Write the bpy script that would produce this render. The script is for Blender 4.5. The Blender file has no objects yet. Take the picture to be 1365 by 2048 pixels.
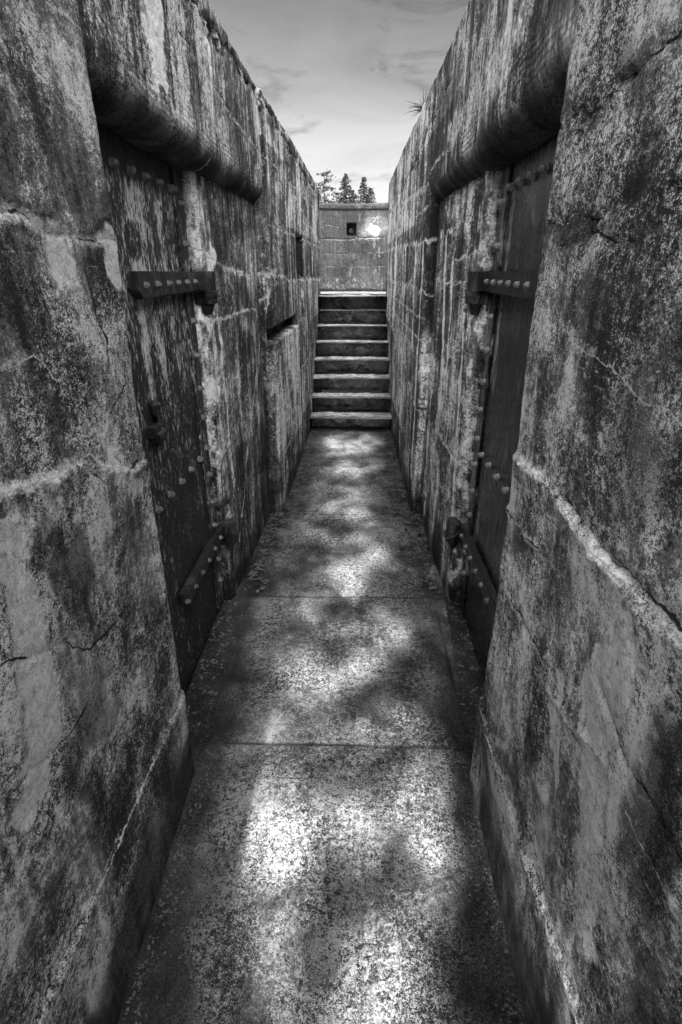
import bpy, bmesh, math, random
import numpy as np
from mathutils import Vector, Matrix
random.seed(7)
R = math.radians
sc = bpy.context.scene
COL = sc.collection

# ---------------------------------------------------------------- camera
CAM_H = 1.75
PITCH, YAW = 23.877, 1.413
cam_d = bpy.data.cameras.new('camera')
cam = bpy.data.objects.new('camera', cam_d); COL.objects.link(cam)
cam.location = (0, 0, CAM_H)
cam.rotation_euler = (R(90 - PITCH), 0, R(YAW))
cam_d.sensor_fit = 'VERTICAL'; cam_d.sensor_height = 36
cam_d.lens = 1093.4 / 2048 * 36
cam_d.clip_start = 0.05; cam_d.clip_end = 2000
sc.camera = cam

# ---------------------------------------------------------------- light
SUN_AZ, SUN_EL = 3.8, 37.0          # the sun stands behind the camera, a little to the left
sun_dir = Vector((math.sin(R(SUN_AZ)) * math.cos(R(SUN_EL)), math.cos(R(SUN_AZ)) * math.cos(R(SUN_EL)), -math.sin(R(SUN_EL))))
sd = bpy.data.lights.new('sun', 'SUN'); sd.energy = 2.0; sd.angle = R(0.55); sd.color = (1, 0.995, 0.985)
so = bpy.data.objects.new('sun', sd); COL.objects.link(so)
so.rotation_euler = sun_dir.to_track_quat('-Z', 'Y').to_euler()

w = bpy.data.worlds.new('World'); sc.world = w; w.use_nodes = True
nt = w.node_tree; N = nt.nodes; L = nt.links
for n in list(N): N.remove(n)
out = N.new('ShaderNodeOutputWorld'); bg = N.new('ShaderNodeBackground'); bg.inputs[1].default_value = 0.12
sky = N.new('ShaderNodeTexSky'); sky.sky_type = 'NISHITA'; sky.sun_disc = False
sky.sun_elevation = R(SUN_EL); sky.sun_rotation = R(180 + SUN_AZ); sky.air_density = 1.2; sky.dust_density = 2.5; sky.altitude = 20
bw = N.new('ShaderNodeRGBToBW'); L.new(sky.outputs[0], bw.inputs[0])
tc = N.new('ShaderNodeTexCoord')
mp = N.new('ShaderNodeMapping'); mp.inputs['Scale'].default_value = (3.0, 3.0, 9.0); mp.inputs['Location'].default_value = (0.6, 0.2, 0.35)
L.new(tc.outputs['Generated'], mp.inputs[0])
cn = N.new('ShaderNodeTexNoise'); cn.inputs['Scale'].default_value = 1.6; cn.inputs['Detail'].default_value = 7; cn.inputs['Roughness'].default_value = 0.55; cn.inputs['Distortion'].default_value = 0.5
L.new(mp.outputs[0], cn.inputs['Vector'])
cr = N.new('ShaderNodeMapRange'); cr.inputs[1].default_value = 0.36; cr.inputs[2].default_value = 0.62; cr.inputs[3].default_value = 0.84; cr.inputs[4].default_value = 1.08
L.new(cn.outputs[0], cr.inputs[0])
mp2 = N.new('ShaderNodeMapping'); mp2.inputs['Scale'].default_value = (7, 7, 22); mp2.inputs['Location'].default_value = (.3, .9, .1); L.new(tc.outputs['Generated'], mp2.inputs[0])
cn2 = N.new('ShaderNodeTexNoise'); cn2.inputs['Scale'].default_value = 1.0; cn2.inputs['Detail'].default_value = 8; cn2.inputs['Roughness'].default_value = 0.6; cn2.inputs['Distortion'].default_value = 0.8
L.new(mp2.outputs[0], cn2.inputs['Vector'])
cr2 = N.new('ShaderNodeMapRange'); cr2.inputs[1].default_value = 0.53; cr2.inputs[2].default_value = 0.66; cr2.inputs[3].default_value = 1.0; cr2.inputs[4].default_value = 0.68
L.new(cn2.outputs[0], cr2.inputs[0])
m0 = N.new('ShaderNodeMath'); m0.operation = 'MULTIPLY'; L.new(cr.outputs[0], m0.inputs[0]); L.new(cr2.outputs[0], m0.inputs[1])
sep = N.new('ShaderNodeSeparateXYZ'); L.new(tc.outputs['Generated'], sep.inputs[0])
hz = N.new('ShaderNodeMapRange'); hz.interpolation_type = 'SMOOTHSTEP'      # thin bright cloud deck low over the horizon
hz.inputs[1].default_value = 0.05; hz.inputs[2].default_value = 0.36; hz.inputs[3].default_value = 0.19; hz.inputs[4].default_value = 0.086
L.new(sep.outputs[2], hz.inputs[0])
m1 = N.new('ShaderNodeMath'); m1.operation = 'MULTIPLY'; L.new(bw.outputs[0], m1.inputs[0]); L.new(m0.outputs[0], m1.inputs[1])
m2 = N.new('ShaderNodeMath'); m2.operation = 'MULTIPLY'; L.new(m1.outputs[0], m2.inputs[0]); L.new(hz.outputs[0], m2.inputs[1])
zn = N.new('ShaderNodeMapRange'); zn.interpolation_type = 'SMOOTHSTEP'      # unframed overhead sky brightened to fill the trench walls
zn.inputs[1].default_value = 0.42; zn.inputs[2].default_value = 0.75; zn.inputs[3].default_value = 1.0; zn.inputs[4].default_value = 22.0
L.new(sep.outputs[2], zn.inputs[0])
m3 = N.new('ShaderNodeMath'); m3.operation = 'MULTIPLY'; L.new(m2.outputs[0], m3.inputs[0]); L.new(zn.outputs[0], m3.inputs[1])
L.new(m3.outputs[0], bg.inputs[0]); L.new(bg.outputs[0], out.inputs[0])

sc.view_settings.view_transform = 'Standard'; sc.view_settings.look = 'None'
sc.view_settings.exposure = 3.2; sc.view_settings.gamma = 1.0
sc.render.engine = 'CYCLES'
sc.render.filter_size = 1.0
sc.cycles.max_bounces = 6; sc.cycles.diffuse_bounces = 4

# ---------------------------------------------------------------- numpy noise
_rng = np.random.RandomState(11)
_perm = _rng.permutation(4096)
_gr = np.stack([np.cos(_rng.rand(4096) * 6.2832), np.sin(_rng.rand(4096) * 6.2832)], 1)
_gr /= np.linalg.norm(_gr, axis=1, keepdims=True)
def pn(x, y, s=0):
    x = np.asarray(x, float) + s * 17.31; y = np.asarray(y, float) + s * 7.77
    xi = np.floor(x).astype(int); yi = np.floor(y).astype(int); xf = x - xi; yf = y - yi
    def g(a, b):
        h = _perm[(_perm[(xi + a) & 4095] + yi + b) & 4095]
        v = _gr[h]; return v[..., 0] * (xf - a) + v[..., 1] * (yf - b)
    u = xf * xf * xf * (xf * (xf * 6 - 15) + 10); v = yf * yf * yf * (yf * (yf * 6 - 15) + 10)
    a = g(0, 0) + u * (g(1, 0) - g(0, 0)); b = g(0, 1) + u * (g(1, 1) - g(0, 1))
    return (a + v * (b - a)) * 1.5
def fbm(x, y, s=0, o=4, r=0.5):
    t = 0; a = 1.0; f = 1.0
    for k in range(o):
        t = t + a * pn(x * f, y * f, s + k * 3.1); a *= r; f *= 2.03
    return t
def sst(a, b, x):
    t = np.clip((x - a) / (b - a), 0, 1); return t * t * (3 - 2 * t)
def pdist(x, y, pts):
    best = np.full(x.shape, 1e9); sg = np.zeros(x.shape); par = np.zeros(x.shape)
    for (ax, ay), (bx, by) in zip(pts[:-1], pts[1:]):
        dx, dy = bx - ax, by - ay; l2 = dx * dx + dy * dy + 1e-12
        t = np.clip(((x - ax) * dx + (y - ay) * dy) / l2, 0, 1)
        ex, ey = x - ax - t * dx, y - ay - t * dy; d = np.hypot(ex, ey)
        m = d < best; best = np.where(m, d, best); sg = np.where(m, ey, sg); par = np.where(m, np.where(dx * (y - ay) - dy * (x - ax) < 0, -1.0, 1.0), par)
    pdist.sign = par
    return best, sg

# ---------------------------------------------------------------- materials
def nodes(name):
    m = bpy.data.materials.new(name); m.use_nodes = True
    t = m.node_tree; t.nodes.clear()
    o = t.nodes.new('ShaderNodeOutputMaterial'); b = t.nodes.new('ShaderNodeBsdfPrincipled'); t.links.new(b.outputs[0], o.inputs[0])
    return m, t, b
class G:
    """small wrapper for writing node graphs as expressions"""
    def __init__(s, t): s.t = t
    def new(s, k): return s.t.nodes.new(k)
    def put(s, sock, v):
        if hasattr(v, 'is_output'): s.t.links.new(v, sock)
        else: sock.default_value = v
    def math(s, op, a, b=0.0, c=None, clamp=False):
        n = s.new('ShaderNodeMath'); n.operation = op; n.use_clamp = clamp; s.put(n.inputs[0], a); s.put(n.inputs[1], b)
        if c is not None: s.put(n.inputs[2], c)
        return n.outputs[0]
    def coord(s, sx, sy, sz, off=(0, 0, 0)):
        if not hasattr(s, 'tc'): s.tc = s.new('ShaderNodeTexCoord')
        n = s.new('ShaderNodeMapping'); n.inputs['Scale'].default_value = (sx, sy, sz); n.inputs['Location'].default_value = off
        s.t.links.new(s.tc.outputs['Object'], n.inputs[0]); return n.outputs[0]
    def noise(s, vec, scale=1.0, det=4.0, rough=0.55, dist=0.0):
        n = s.new('ShaderNodeTexNoise'); s.put(n.inputs['Vector'], vec); n.inputs['Scale'].default_value = scale
        n.inputs['Detail'].default_value = det; n.inputs['Roughness'].default_value = rough; n.inputs['Distortion'].default_value = dist
        return n.outputs[0]
    def vor(s, vec, scale, feat='F1'):
        n = s.new('ShaderNodeTexVoronoi'); n.feature = feat; s.put(n.inputs['Vector'], vec); n.inputs['Scale'].default_value = scale
        return n.outputs['Distance']
    def rng(s, v, a, b, c=0.0, d=1.0, smooth=True):
        n = s.new('ShaderNodeMapRange'); n.interpolation_type = 'SMOOTHSTEP' if smooth else 'LINEAR'
        s.put(n.inputs[0], v); n.inputs[1].default_value = a; n.inputs[2].default_value = b; s.put(n.inputs[3], c); s.put(n.inputs[4], d); return n.outputs[0]
    def mix(s, f, a, b):
        n = s.new('ShaderNodeMix'); n.data_type = 'FLOAT'; s.put(n.inputs[0], f); s.put(n.inputs[2], a); s.put(n.inputs[3], b); return n.outputs[0]
    def attr(s, name):
        n = s.new('ShaderNodeAttribute'); n.attribute_name = name; q = s.new('ShaderNodeSeparateColor'); s.t.links.new(n.outputs['Color'], q.inputs[0]); return q.outputs
    def grey(s, v, tint=(1, 1, 1)):
        n = s.new('ShaderNodeCombineColor')
        for i in range(3): s.put(n.inputs[i], s.math('MULTIPLY', v, tint[i]) if tint[i] != 1 else v)
        return n.outputs[0]
    def bump(s, h, strength, dist, prev=None):
        n = s.new('ShaderNodeBump'); n.inputs['Strength'].default_value = strength; n.inputs['Distance'].default_value = dist; s.put(n.inputs['Height'], h)
        if prev is not None: s.put(n.inputs['Normal'], prev)
        return n.outputs[0]

def concrete(name, lo=0.035, mid=0.17, hi=0.5, streak=0.5, s2=1.1, blotch=0.35, grain=0.9, gs=1.0, horiz=False, bias=0.0, sz=0.55, bumpk=1.0, tz=1.0, lines=True, limew=1.0, limek=1.0, lift=0.14, bs=2.3, ys=1.0, ripple=False):
    m, t, b = nodes(name); g = G(t)
    if horiz: sv1 = g.coord(5, 2.2, 5); sv2 = g.coord(16, 9, 16)
    else: sv1 = g.coord(8, 8, sz); sv2 = g.coord(42, 42 * ys, 2.2 * sz / 0.55)
    iso = g.coord(1, 1, 1); tall = g.coord(1, ys, tz)
    S1 = g.noise(sv1, 1, 5, 0.6, 0.4); S2 = g.noise(sv2, 1, 4, 0.6, 0.2)
    B = g.noise(iso, bs, 6, 0.62, 0.6)
    M = g.noise(tall, 24 * gs, 5, 0.65, 0.5); F = g.noise(tall, 70 * gs, 5, 0.7, 0.8); F3 = g.noise(iso, 190 * gs, 3, 0.7)
    ge = g.new('ShaderNodeNewGeometry'); sx = g.new('ShaderNodeSeparateXYZ'); t.links.new(ge.outputs['Normal'], sx.inputs[0])
    up = g.math('SUBTRACT', 1.0, g.math('ABSOLUTE', sx.outputs[2]), clamp=True) if not horiz else 1.0
    up = g.rng(up, 0.5, 0.95) if not horiz else 1.0                     # water streaks only run on upright faces
    # slow fields decide how dark a patch is, fast ones break it into lichen-like speckle
    v = g.math('MULTIPLY_ADD', g.math('MULTIPLY', g.math('SUBTRACT', S1, 0.5), up), streak * 1.5, bias)
    v = g.math('MULTIPLY_ADD', g.math('MULTIPLY', g.math('SUBTRACT', S2, 0.5), up), streak * s2, v)
    v = g.math('MULTIPLY_ADD', g.math('SUBTRACT', B, 0.5), blotch * 2.0, v)
    gr = g.math('MULTIPLY_ADD', g.math('SUBTRACT', M, 0.5), grain * 1.0, 0.0)
    gr = g.math('MULTIPLY_ADD', g.math('SUBTRACT', F, 0.5), grain * 1.5, gr)
    gr = g.math('MULTIPLY_ADD', g.math('SUBTRACT', F3, 0.5), grain * 1.3, gr)
    gq = g.rng(g.noise(g.coord(1, 1, 0.6, (3.3, 1.7, 0.4)), 4.2, 4, 0.6, 0.5), 0.36, 0.66, 0.35, 1.25)     # worn smooth here, crusted with lichen there
    v = g.math('MULTIPLY_ADD', gr, gq, v)
    if not horiz:                                                       # each lift of the pour set to its own tone
        ce = g.new('ShaderNodeCombineXYZ'); sp = g.new('ShaderNodeSeparateXYZ'); t.links.new(g.tc.outputs['Object'], sp.inputs[0])
        g.put(ce.inputs[2], g.math('FLOOR', g.math('MULTIPLY_ADD', sp.outputs[2], 2.35, g.math('MULTIPLY', S1, 0.25)))); g.put(ce.inputs[1], g.math('FLOOR', g.math('MULTIPLY', sp.outputs[1], 0.62)))
        wn = g.new('ShaderNodeTexWhiteNoise'); t.links.new(ce.outputs[0], wn.inputs[0])
        v = g.math('MULTIPLY_ADD', g.math('SUBTRACT', wn.outputs[0], 0.5), lift, v)
    base = g.rng(v, -0.21, 0.0, lo, mid); base = g.math('ADD', base, g.rng(v, 0.0, 0.24, 0.0, hi - mid))
    st = g.attr('stain_light')
    lf = g.math('ADD', g.math('MULTIPLY', st[0], 1.3), g.math('MULTIPLY', g.math('SUBTRACT', F, 0.52), g.math('MULTIPLY', st[0], 2.6)), clamp=True)
    lf = g.math('ADD', lf, g.math('MULTIPLY', g.math('SUBTRACT', S2, 0.5), g.math('MULTIPLY', st[0], 1.4)), clamp=True)
    lf = g.math('ADD', lf, g.math('MULTIPLY', g.math('SUBTRACT', M, 0.55), g.math('MULTIPLY', st[0], 2.0)), clamp=True)
    alb = g.mix(g.rng(lf, 0.10, 0.75), base, g.mix(g.rng(g.math('MULTIPLY_ADD', g.math('SUBTRACT', M, 0.5), 1.1, g.math('MULTIPLY_ADD', g.math('SUBTRACT', F, 0.5), 1.2, F3)), 0.18, 0.72), 0.52 * limek, 0.97 * limek))
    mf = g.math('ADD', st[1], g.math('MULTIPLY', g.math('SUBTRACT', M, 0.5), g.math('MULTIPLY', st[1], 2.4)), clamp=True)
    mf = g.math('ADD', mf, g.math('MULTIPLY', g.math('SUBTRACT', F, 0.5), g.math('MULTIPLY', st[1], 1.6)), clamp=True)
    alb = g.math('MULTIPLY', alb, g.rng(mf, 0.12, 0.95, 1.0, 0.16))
    pit = g.rng(g.vor(iso, 38 * gs), 0.05, 0.2, 0.0, 1.0); pk = g.rng(g.noise(iso, 9, 2), 0.56, 0.64)
    pit = g.mix(pk, 1.0, pit); alb = g.math('MULTIPLY', alb, g.mix(pit, 0.3, 1.0))
    cut = 1.0
    if lines:
        ls = g.attr('line')
        wob = g.math('MULTIPLY', g.math('SUBTRACT', g.noise(iso, 55, 4, 0.65), 0.5), 0.20)
        wid = g.noise(iso, 11, 3, 0.6)
        la = g.math('ABSOLUTE', g.math('ADD', ls[1], wob))
        lw = g.rng(wid, 0.40, 0.66, 0.02, 0.26 * limew)
        lm = g.math('SUBTRACT', 1.0, g.math('DIVIDE', la, lw), clamp=True); lm = g.math('MULTIPLY', g.rng(g.math('MULTIPLY_ADD', g.math('SUBTRACT', F, 0.5), 2.2, g.math('MULTIPLY_ADD', g.math('SUBTRACT', M, 0.5), 1.6, lm)), 0.15, 0.7), g.rng(la, 0.3, 0.5, 1.0, 0.0))
        alb = g.mix(lm, alb, g.mix(g.rng(F, .35, .65), 0.22 * limek, 0.72 * limek))
        ca = g.math('ABSOLUTE', g.math('ADD', ls[0], wob))
        cw = g.rng(g.noise(iso, 7, 3, 0.6), 0.42, 0.66, -0.02, 0.05)
        cut = g.rng(g.math('SUBTRACT', ca, cw), 0.0, 0.035)
        alb = g.math('MULTIPLY', alb, g.mix(cut, 0.05, 1.0))
    g.put(b.inputs['Base Color'], g.grey(alb)); b.inputs['Roughness'].default_value = 0.85; b.inputs['Specular IOR Level'].default_value = 0.25
    rel = g.math('MULTIPLY_ADD', st[2], 1.0, 0.25)
    if ripple:
        wv = g.new('ShaderNodeTexWave'); wv.wave_type = 'BANDS'; wv.bands_direction = 'Z'; wv.inputs['Scale'].default_value = 17; wv.inputs['Distortion'].default_value = 9; wv.inputs['Detail'].default_value = 2; wv.inputs['Detail Scale'].default_value = .35
        t.links.new(iso, wv.inputs['Vector']); rip = g.math('MULTIPLY', wv.outputs['Fac'], g.math('MULTIPLY', st[2], 1.6))
    n1 = g.bump(g.math('ADD', g.math('ADD', g.math('MULTIPLY', M, 0.9), rip if ripple else 0.0), g.math('MULTIPLY', S2, g.math('MULTIPLY', up, 0.5))), 0.8 * bumpk, 0.014)
    if not horiz and not ripple:                                        # crusts of lime stand proud and scaly
        sc_ = g.noise(g.coord(1, 1, .7), 42, 4, .6, 1.2); n1 = g.bump(g.math('MULTIPLY', sc_, st[2]), 1.0, 0.03, n1)
    n2 = g.bump(g.math('MULTIPLY', F, g.math('ADD', rel, 0.5)), 0.9 * bumpk, 0.009, n1)
    n3 = g.bump(g.math('ADD', g.math('ADD', g.math('MULTIPLY', F3, 0.5), pit), g.math('MULTIPLY', cut, 2.0)), 0.6 * bumpk, 0.003, n2)
    g.put(b.inputs['Normal'], n3)
    return m
M_near = concrete('mottled concrete', gs=1.9, limew=.3, lo=0.012, mid=0.125, hi=0.72, streak=0.26, blotch=0.7, grain=1.2, bias=0.015, tz=1.25, bs=3.6)
M_far = concrete('streaked concrete', gs=1.5, s2=.6, limew=.5, ys=.3, lo=0.012, mid=0.12, hi=0.76, streak=0.72, blotch=0.6, grain=0.85, bias=-0.05, sz=0.6, tz=0.9, lift=.24, bs=2.4)
M_lint = concrete('streaked lintel concrete', gs=1.6, limew=.45, ys=.75, ripple=True, lo=0.012, mid=0.12, hi=0.74, streak=0.6, blotch=0.55, grain=0.95, bias=-0.04, sz=0.7, tz=0.8, bs=3.2)
M_end = concrete('end wall concrete', limew=0.25, limek=.36, lo=0.03, mid=0.07, hi=0.14, streak=0.35, blotch=0.45, grain=0.8, bias=-0.02, gs=0.6)
M_floor = concrete('floor concrete', lo=0.015, mid=0.105, hi=0.40, streak=0.25, blotch=0.5, grain=1.5, gs=2.1, horiz=True, bias=0.0, bumpk=0.7, lines=False)
M_step = concrete('step concrete', lo=0.16, mid=0.42, hi=0.7, streak=0.4, blotch=0.6, grain=0.9, gs=0.55, horiz=True, bias=0.02, lines=False)

def iron(name, paint, peel_sheen, bias, rough, bumpk=1.0, ks=.9, km=.8, kf=.7, spec=.4, kl=.75, ms=34, wear=0.0):
    m, t, b = nodes(name); g = G(t)
    iso = g.coord(1, 1, 1); sv = g.coord(18, 18, 1.5); tall = g.coord(1, 1, 0.4)
    S = g.noise(sv, 1, 5, 0.6, 0.4); B = g.noise(iso, 3.0, 5, 0.6, 0.5); M = g.noise(tall, ms, 5, 0.68, 0.6); F = g.noise(tall, 110, 4, 0.7, 0.5)
    st = g.attr('stain_light')
    v = g.math('MULTIPLY_ADD', g.math('SUBTRACT', S, 0.5), ks, bias)
    v = g.math('MULTIPLY_ADD', g.math('SUBTRACT', B, 0.5), 0.8, v)
    v = g.math('MULTIPLY_ADD', g.math('SUBTRACT', M, 0.5), km, v)
    v = g.math('MULTIPLY_ADD', g.math('SUBTRACT', F, 0.5), kf, v)
    v = g.math('ADD', v, g.math('MULTIPLY', st[0], kl)); v = g.math('SUBTRACT', v, g.math('MULTIPLY', st[1], 0.5))
    ge = g.new('ShaderNodeNewGeometry'); v = g.math('ADD', v, g.rng(ge.outputs['Pointiness'], 0.58, 0.75, 0.0, wear))      # paint rubbed off the edges
    f = g.rng(v, -0.05, 0.55)
    alb = g.mix(f, g.mix(F, paint * 0.5, paint * 1.5), peel_sheen)
    g.put(b.inputs['Base Color'], g.grey(alb))
    g.put(b.inputs['Roughness'], g.mix(f, g.rng(M, 0.3, 0.7, rough - 0.08, rough + 0.16), 0.8))
    b.inputs['Specular IOR Level'].default_value = spec
    n1 = g.bump(g.noise(tall, 12, 3, 0.5), 0.35 * bumpk, 0.012)
    n2 = g.bump(g.math('ADD', M, g.math('MULTIPLY', F, 0.4)), 0.4 * bumpk, 0.006, n1)
    g.put(b.inputs['Normal'], n2)
    return m
M_doorL = iron('peeling door paint', 0.016, 0.5, -0.12, 0.62, 2.4, .6, 2.2, 2.2, .25, .5, 46)
M_doorR = iron('black gloss door paint', 0.007, 0.26, -0.2, 0.18, 1.3, ks=1.2, km=1.1, kf=1.0, spec=.3)  # pale streaks mixed into the black stand in for sheen
M_iron = iron('dark hinge iron', 0.010, 0.16, -0.34, 0.42, spec=.3)
M_ironL = iron('weathered hinge iron', 0.014, 0.18, -0.26, 0.5, 1.4, spec=.25)

def plain(name, a, b_, scale, rough=0.8):
    m, t, b = nodes(name); g = G(t)
    n = g.noise(g.coord(1, 1, 1), scale, 4, 0.6)
    g.put(b.inputs['Base Color'], g.grey(g.rng(n, 0.3, 0.7, a, b_))); b.inputs['Roughness'].default_value = rough; b.inputs['Specular IOR Level'].default_value = 0.2
    return m
M_bark = plain('bark', 0.05, 0.12, 12)
M_needle = plain('conifer needles', 0.010, 0.032, 1.2)
M_leaf = plain('broad leaves', 0.04, 0.09, 1.0, 0.6)
M_dead = plain('dead leaves', 0.01, 0.15, 14, 0.7)
M_grass = plain('grass blades', 0.04, 0.09, 30)
M_wire = plain('rusty wire', 0.03, 0.1, 60, 0.6)
M_earth = plain('turf', 0.05, 0.12, 3)

# ---------------------------------------------------------------- object helpers
def thing(name, label, cat, loc=(0, 0, 0), group=None):
    o = bpy.data.objects.new(name, None); COL.objects.link(o); o.location = loc; o.empty_display_size = 0.1
    tag(o, label, cat, group); return o
def tag(o, label, cat, group=None):
    o['label'] = label; o['category'] = cat; o['kind'] = 'thing'
    if group: o['group'] = group
def link(name, me, mat, parent=None):
    o = bpy.data.objects.new(name, me); COL.objects.link(o)
    if mat is not None and not me.materials: me.materials.append(mat)
    if parent is not None:
        o.parent = parent; p = parent; off = Vector((0, 0, 0))
        while p is not None: off += p.location; p = p.parent
        o.location = -off                                   # meshes below are written in world coordinates
    return o
LINE = [None, None]
def grid_mesh(name, P, stain_light, smooth=True, line=None):
    n, m = P.shape[:2]
    me = bpy.data.meshes.new(name)
    me.vertices.add(n * m); me.vertices.foreach_set('co', P.reshape(-1).astype(np.float32))
    i = np.arange((n - 1) * (m - 1)); a = (i // (m - 1)) * m + i % (m - 1)
    q = np.stack([a, a + m, a + m + 1, a + 1], 1).astype(np.int32)
    me.loops.add(q.size); me.loops.foreach_set('vertex_index', q.reshape(-1))
    me.polygons.add(len(q)); me.polygons.foreach_set('loop_start', np.arange(0, q.size, 4, dtype=np.int32))
    me.polygons.foreach_set('use_smooth', np.ones(len(q), bool) if smooth else np.zeros(len(q), bool))
    at = me.attributes.new('stain_light', 'FLOAT_COLOR', 'POINT')
    c = np.zeros((n * m, 4), np.float32); c[:, 3] = 1
    for k in range(3): c[:, k] = np.clip(stain_light[k], 0, 1).reshape(-1)
    at.data.foreach_set('color', c.reshape(-1))
    at = me.attributes.new('line', 'FLOAT_COLOR', 'POINT'); c = np.full((n * m, 4), 1.0, np.float32)
    if line is not None:
        for k in range(2): c[:, k] = np.clip(line[k] / .06, -1, 1).reshape(-1)       # signed distance to the nearest crack / lime seam
    at.data.foreach_set('color', c.reshape(-1))
    me.update(); me.validate(); return me
def rounded(pts, step, coarse=None):
    """polyline of (x, y[, r]) -> sampled points with rounded corners; coarse = (axis, limit, step): sparser below the limit"""
    P = []
    n = len(pts)
    ends = []
    for i, p in enumerate(pts):
        c = np.array(p[:2], float); r = p[2] if len(p) > 2 else 0
        if r and 0 < i < n - 1:
            a = np.array(pts[i - 1][:2], float) - c; b = np.array(pts[i + 1][:2], float) - c
            a /= np.linalg.norm(a); b /= np.linalg.norm(b)
            ang = math.acos(max(-1, min(1, a @ b))); d = r / math.tan(ang / 2)
            s, e = c + a * d, c + b * d; bis = (a + b) / np.linalg.norm(a + b); o = c + bis * r / math.sin(ang / 2)
            k = max(4, int(r * (math.pi - ang) / min(step, r * 0.3)))
            arc = []
            a0 = math.atan2(*(s - o)[::-1]); a1 = math.atan2(*(e - o)[::-1]); da = (a1 - a0 + math.pi) % (2 * math.pi) - math.pi
            for j in range(k + 1):
                q = a0 + da * j / k; arc.append(o + r * np.array([math.cos(q), math.sin(q)]))
            ends.append(arc)
        else: ends.append([c])
    for i in range(n):
        P += ends[i]
        if i < n - 1:
            s, e = ends[i][-1], ends[i + 1][0]; l = np.linalg.norm(e - s)
            t = 0.0; ts = []
            while True:
                pos = s + (e - s) * t
                st = step
                if coarse is not None and pos[coarse[0]] < coarse[1]: st = coarse[2]
                t += st / max(l, 1e-9)
                if t > 1 - 0.5 * st / max(l, 1e-9): break
                ts.append(t)
            P += [s + (e - s) * t for t in ts]
    return np.array(P)

def sheet(name, parent, mat, plan, prof, side, fn, step=0.012, zstep=0.012, coarse=None, anchor=None, uaxis=1):
    """a wall skin: plan path (x, y) swept with a profile (depth into the wall, z); fn(u, z, ctx) -> displacement, lime, mould, relief"""
    p = rounded(plan, step, coarse); q = rounded(prof, zstep)
    t = np.gradient(p, axis=0); t /= np.linalg.norm(t, axis=1, keepdims=True)
    nr = np.stack([t[:, 1], -t[:, 0]], 1) * (1 if side < 0 else -1)     # towards the corridor
    s = np.concatenate([[0], np.cumsum(np.linalg.norm(np.diff(p, axis=0), axis=1))])
    ai = anchor if anchor is not None else len(p) // 2
    j = np.argmin(np.abs(p[:, uaxis] - ai)) if anchor is not None else ai
    u = s - s[j] + p[j, uaxis]
    X = p[:, None, 0] - nr[:, None, 0] * q[None, :, 0]; Y = p[:, None, 1] - nr[:, None, 1] * q[None, :, 0]
    Z = np.broadcast_to(q[None, :, 1], X.shape)
    P = np.stack([X, Y, Z], 2)
    du = np.gradient(P, axis=0); dv = np.gradient(P, axis=1); nm = np.cross(du, dv); nm /= np.linalg.norm(nm, axis=2, keepdims=True) + 1e-12
    mi, mj = j, X.shape[1] // 2
    if nm[mi, mj, :2] @ nr[mi] < 0: nm = -nm
    U = np.broadcast_to(u[:, None], X.shape)
    V = np.concatenate([[0], np.cumsum(np.linalg.norm(np.diff(q, axis=0), axis=1))]); V = np.broadcast_to(V[None, :], X.shape)
    c = dict(X=X, Y=Y, V=V, D=np.broadcast_to(q[None, :, 0], X.shape)); LINE[0] = np.full(X.shape, .06); LINE[1] = np.full(X.shape, .06)
    d, lime, mould_shade, rel = fn(U, Z, c); c['line'] = [LINE[0], LINE[1]]
    P = P + nm * d[..., None]
    A = [lime, mould_shade, rel, c['line'][0], c['line'][1]]
    if side < 0: P = P[::-1]; A = [a[::-1] for a in A]
    return link(name, grid_mesh(name, P, A[:3], line=A[3:]), mat, parent)

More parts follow.
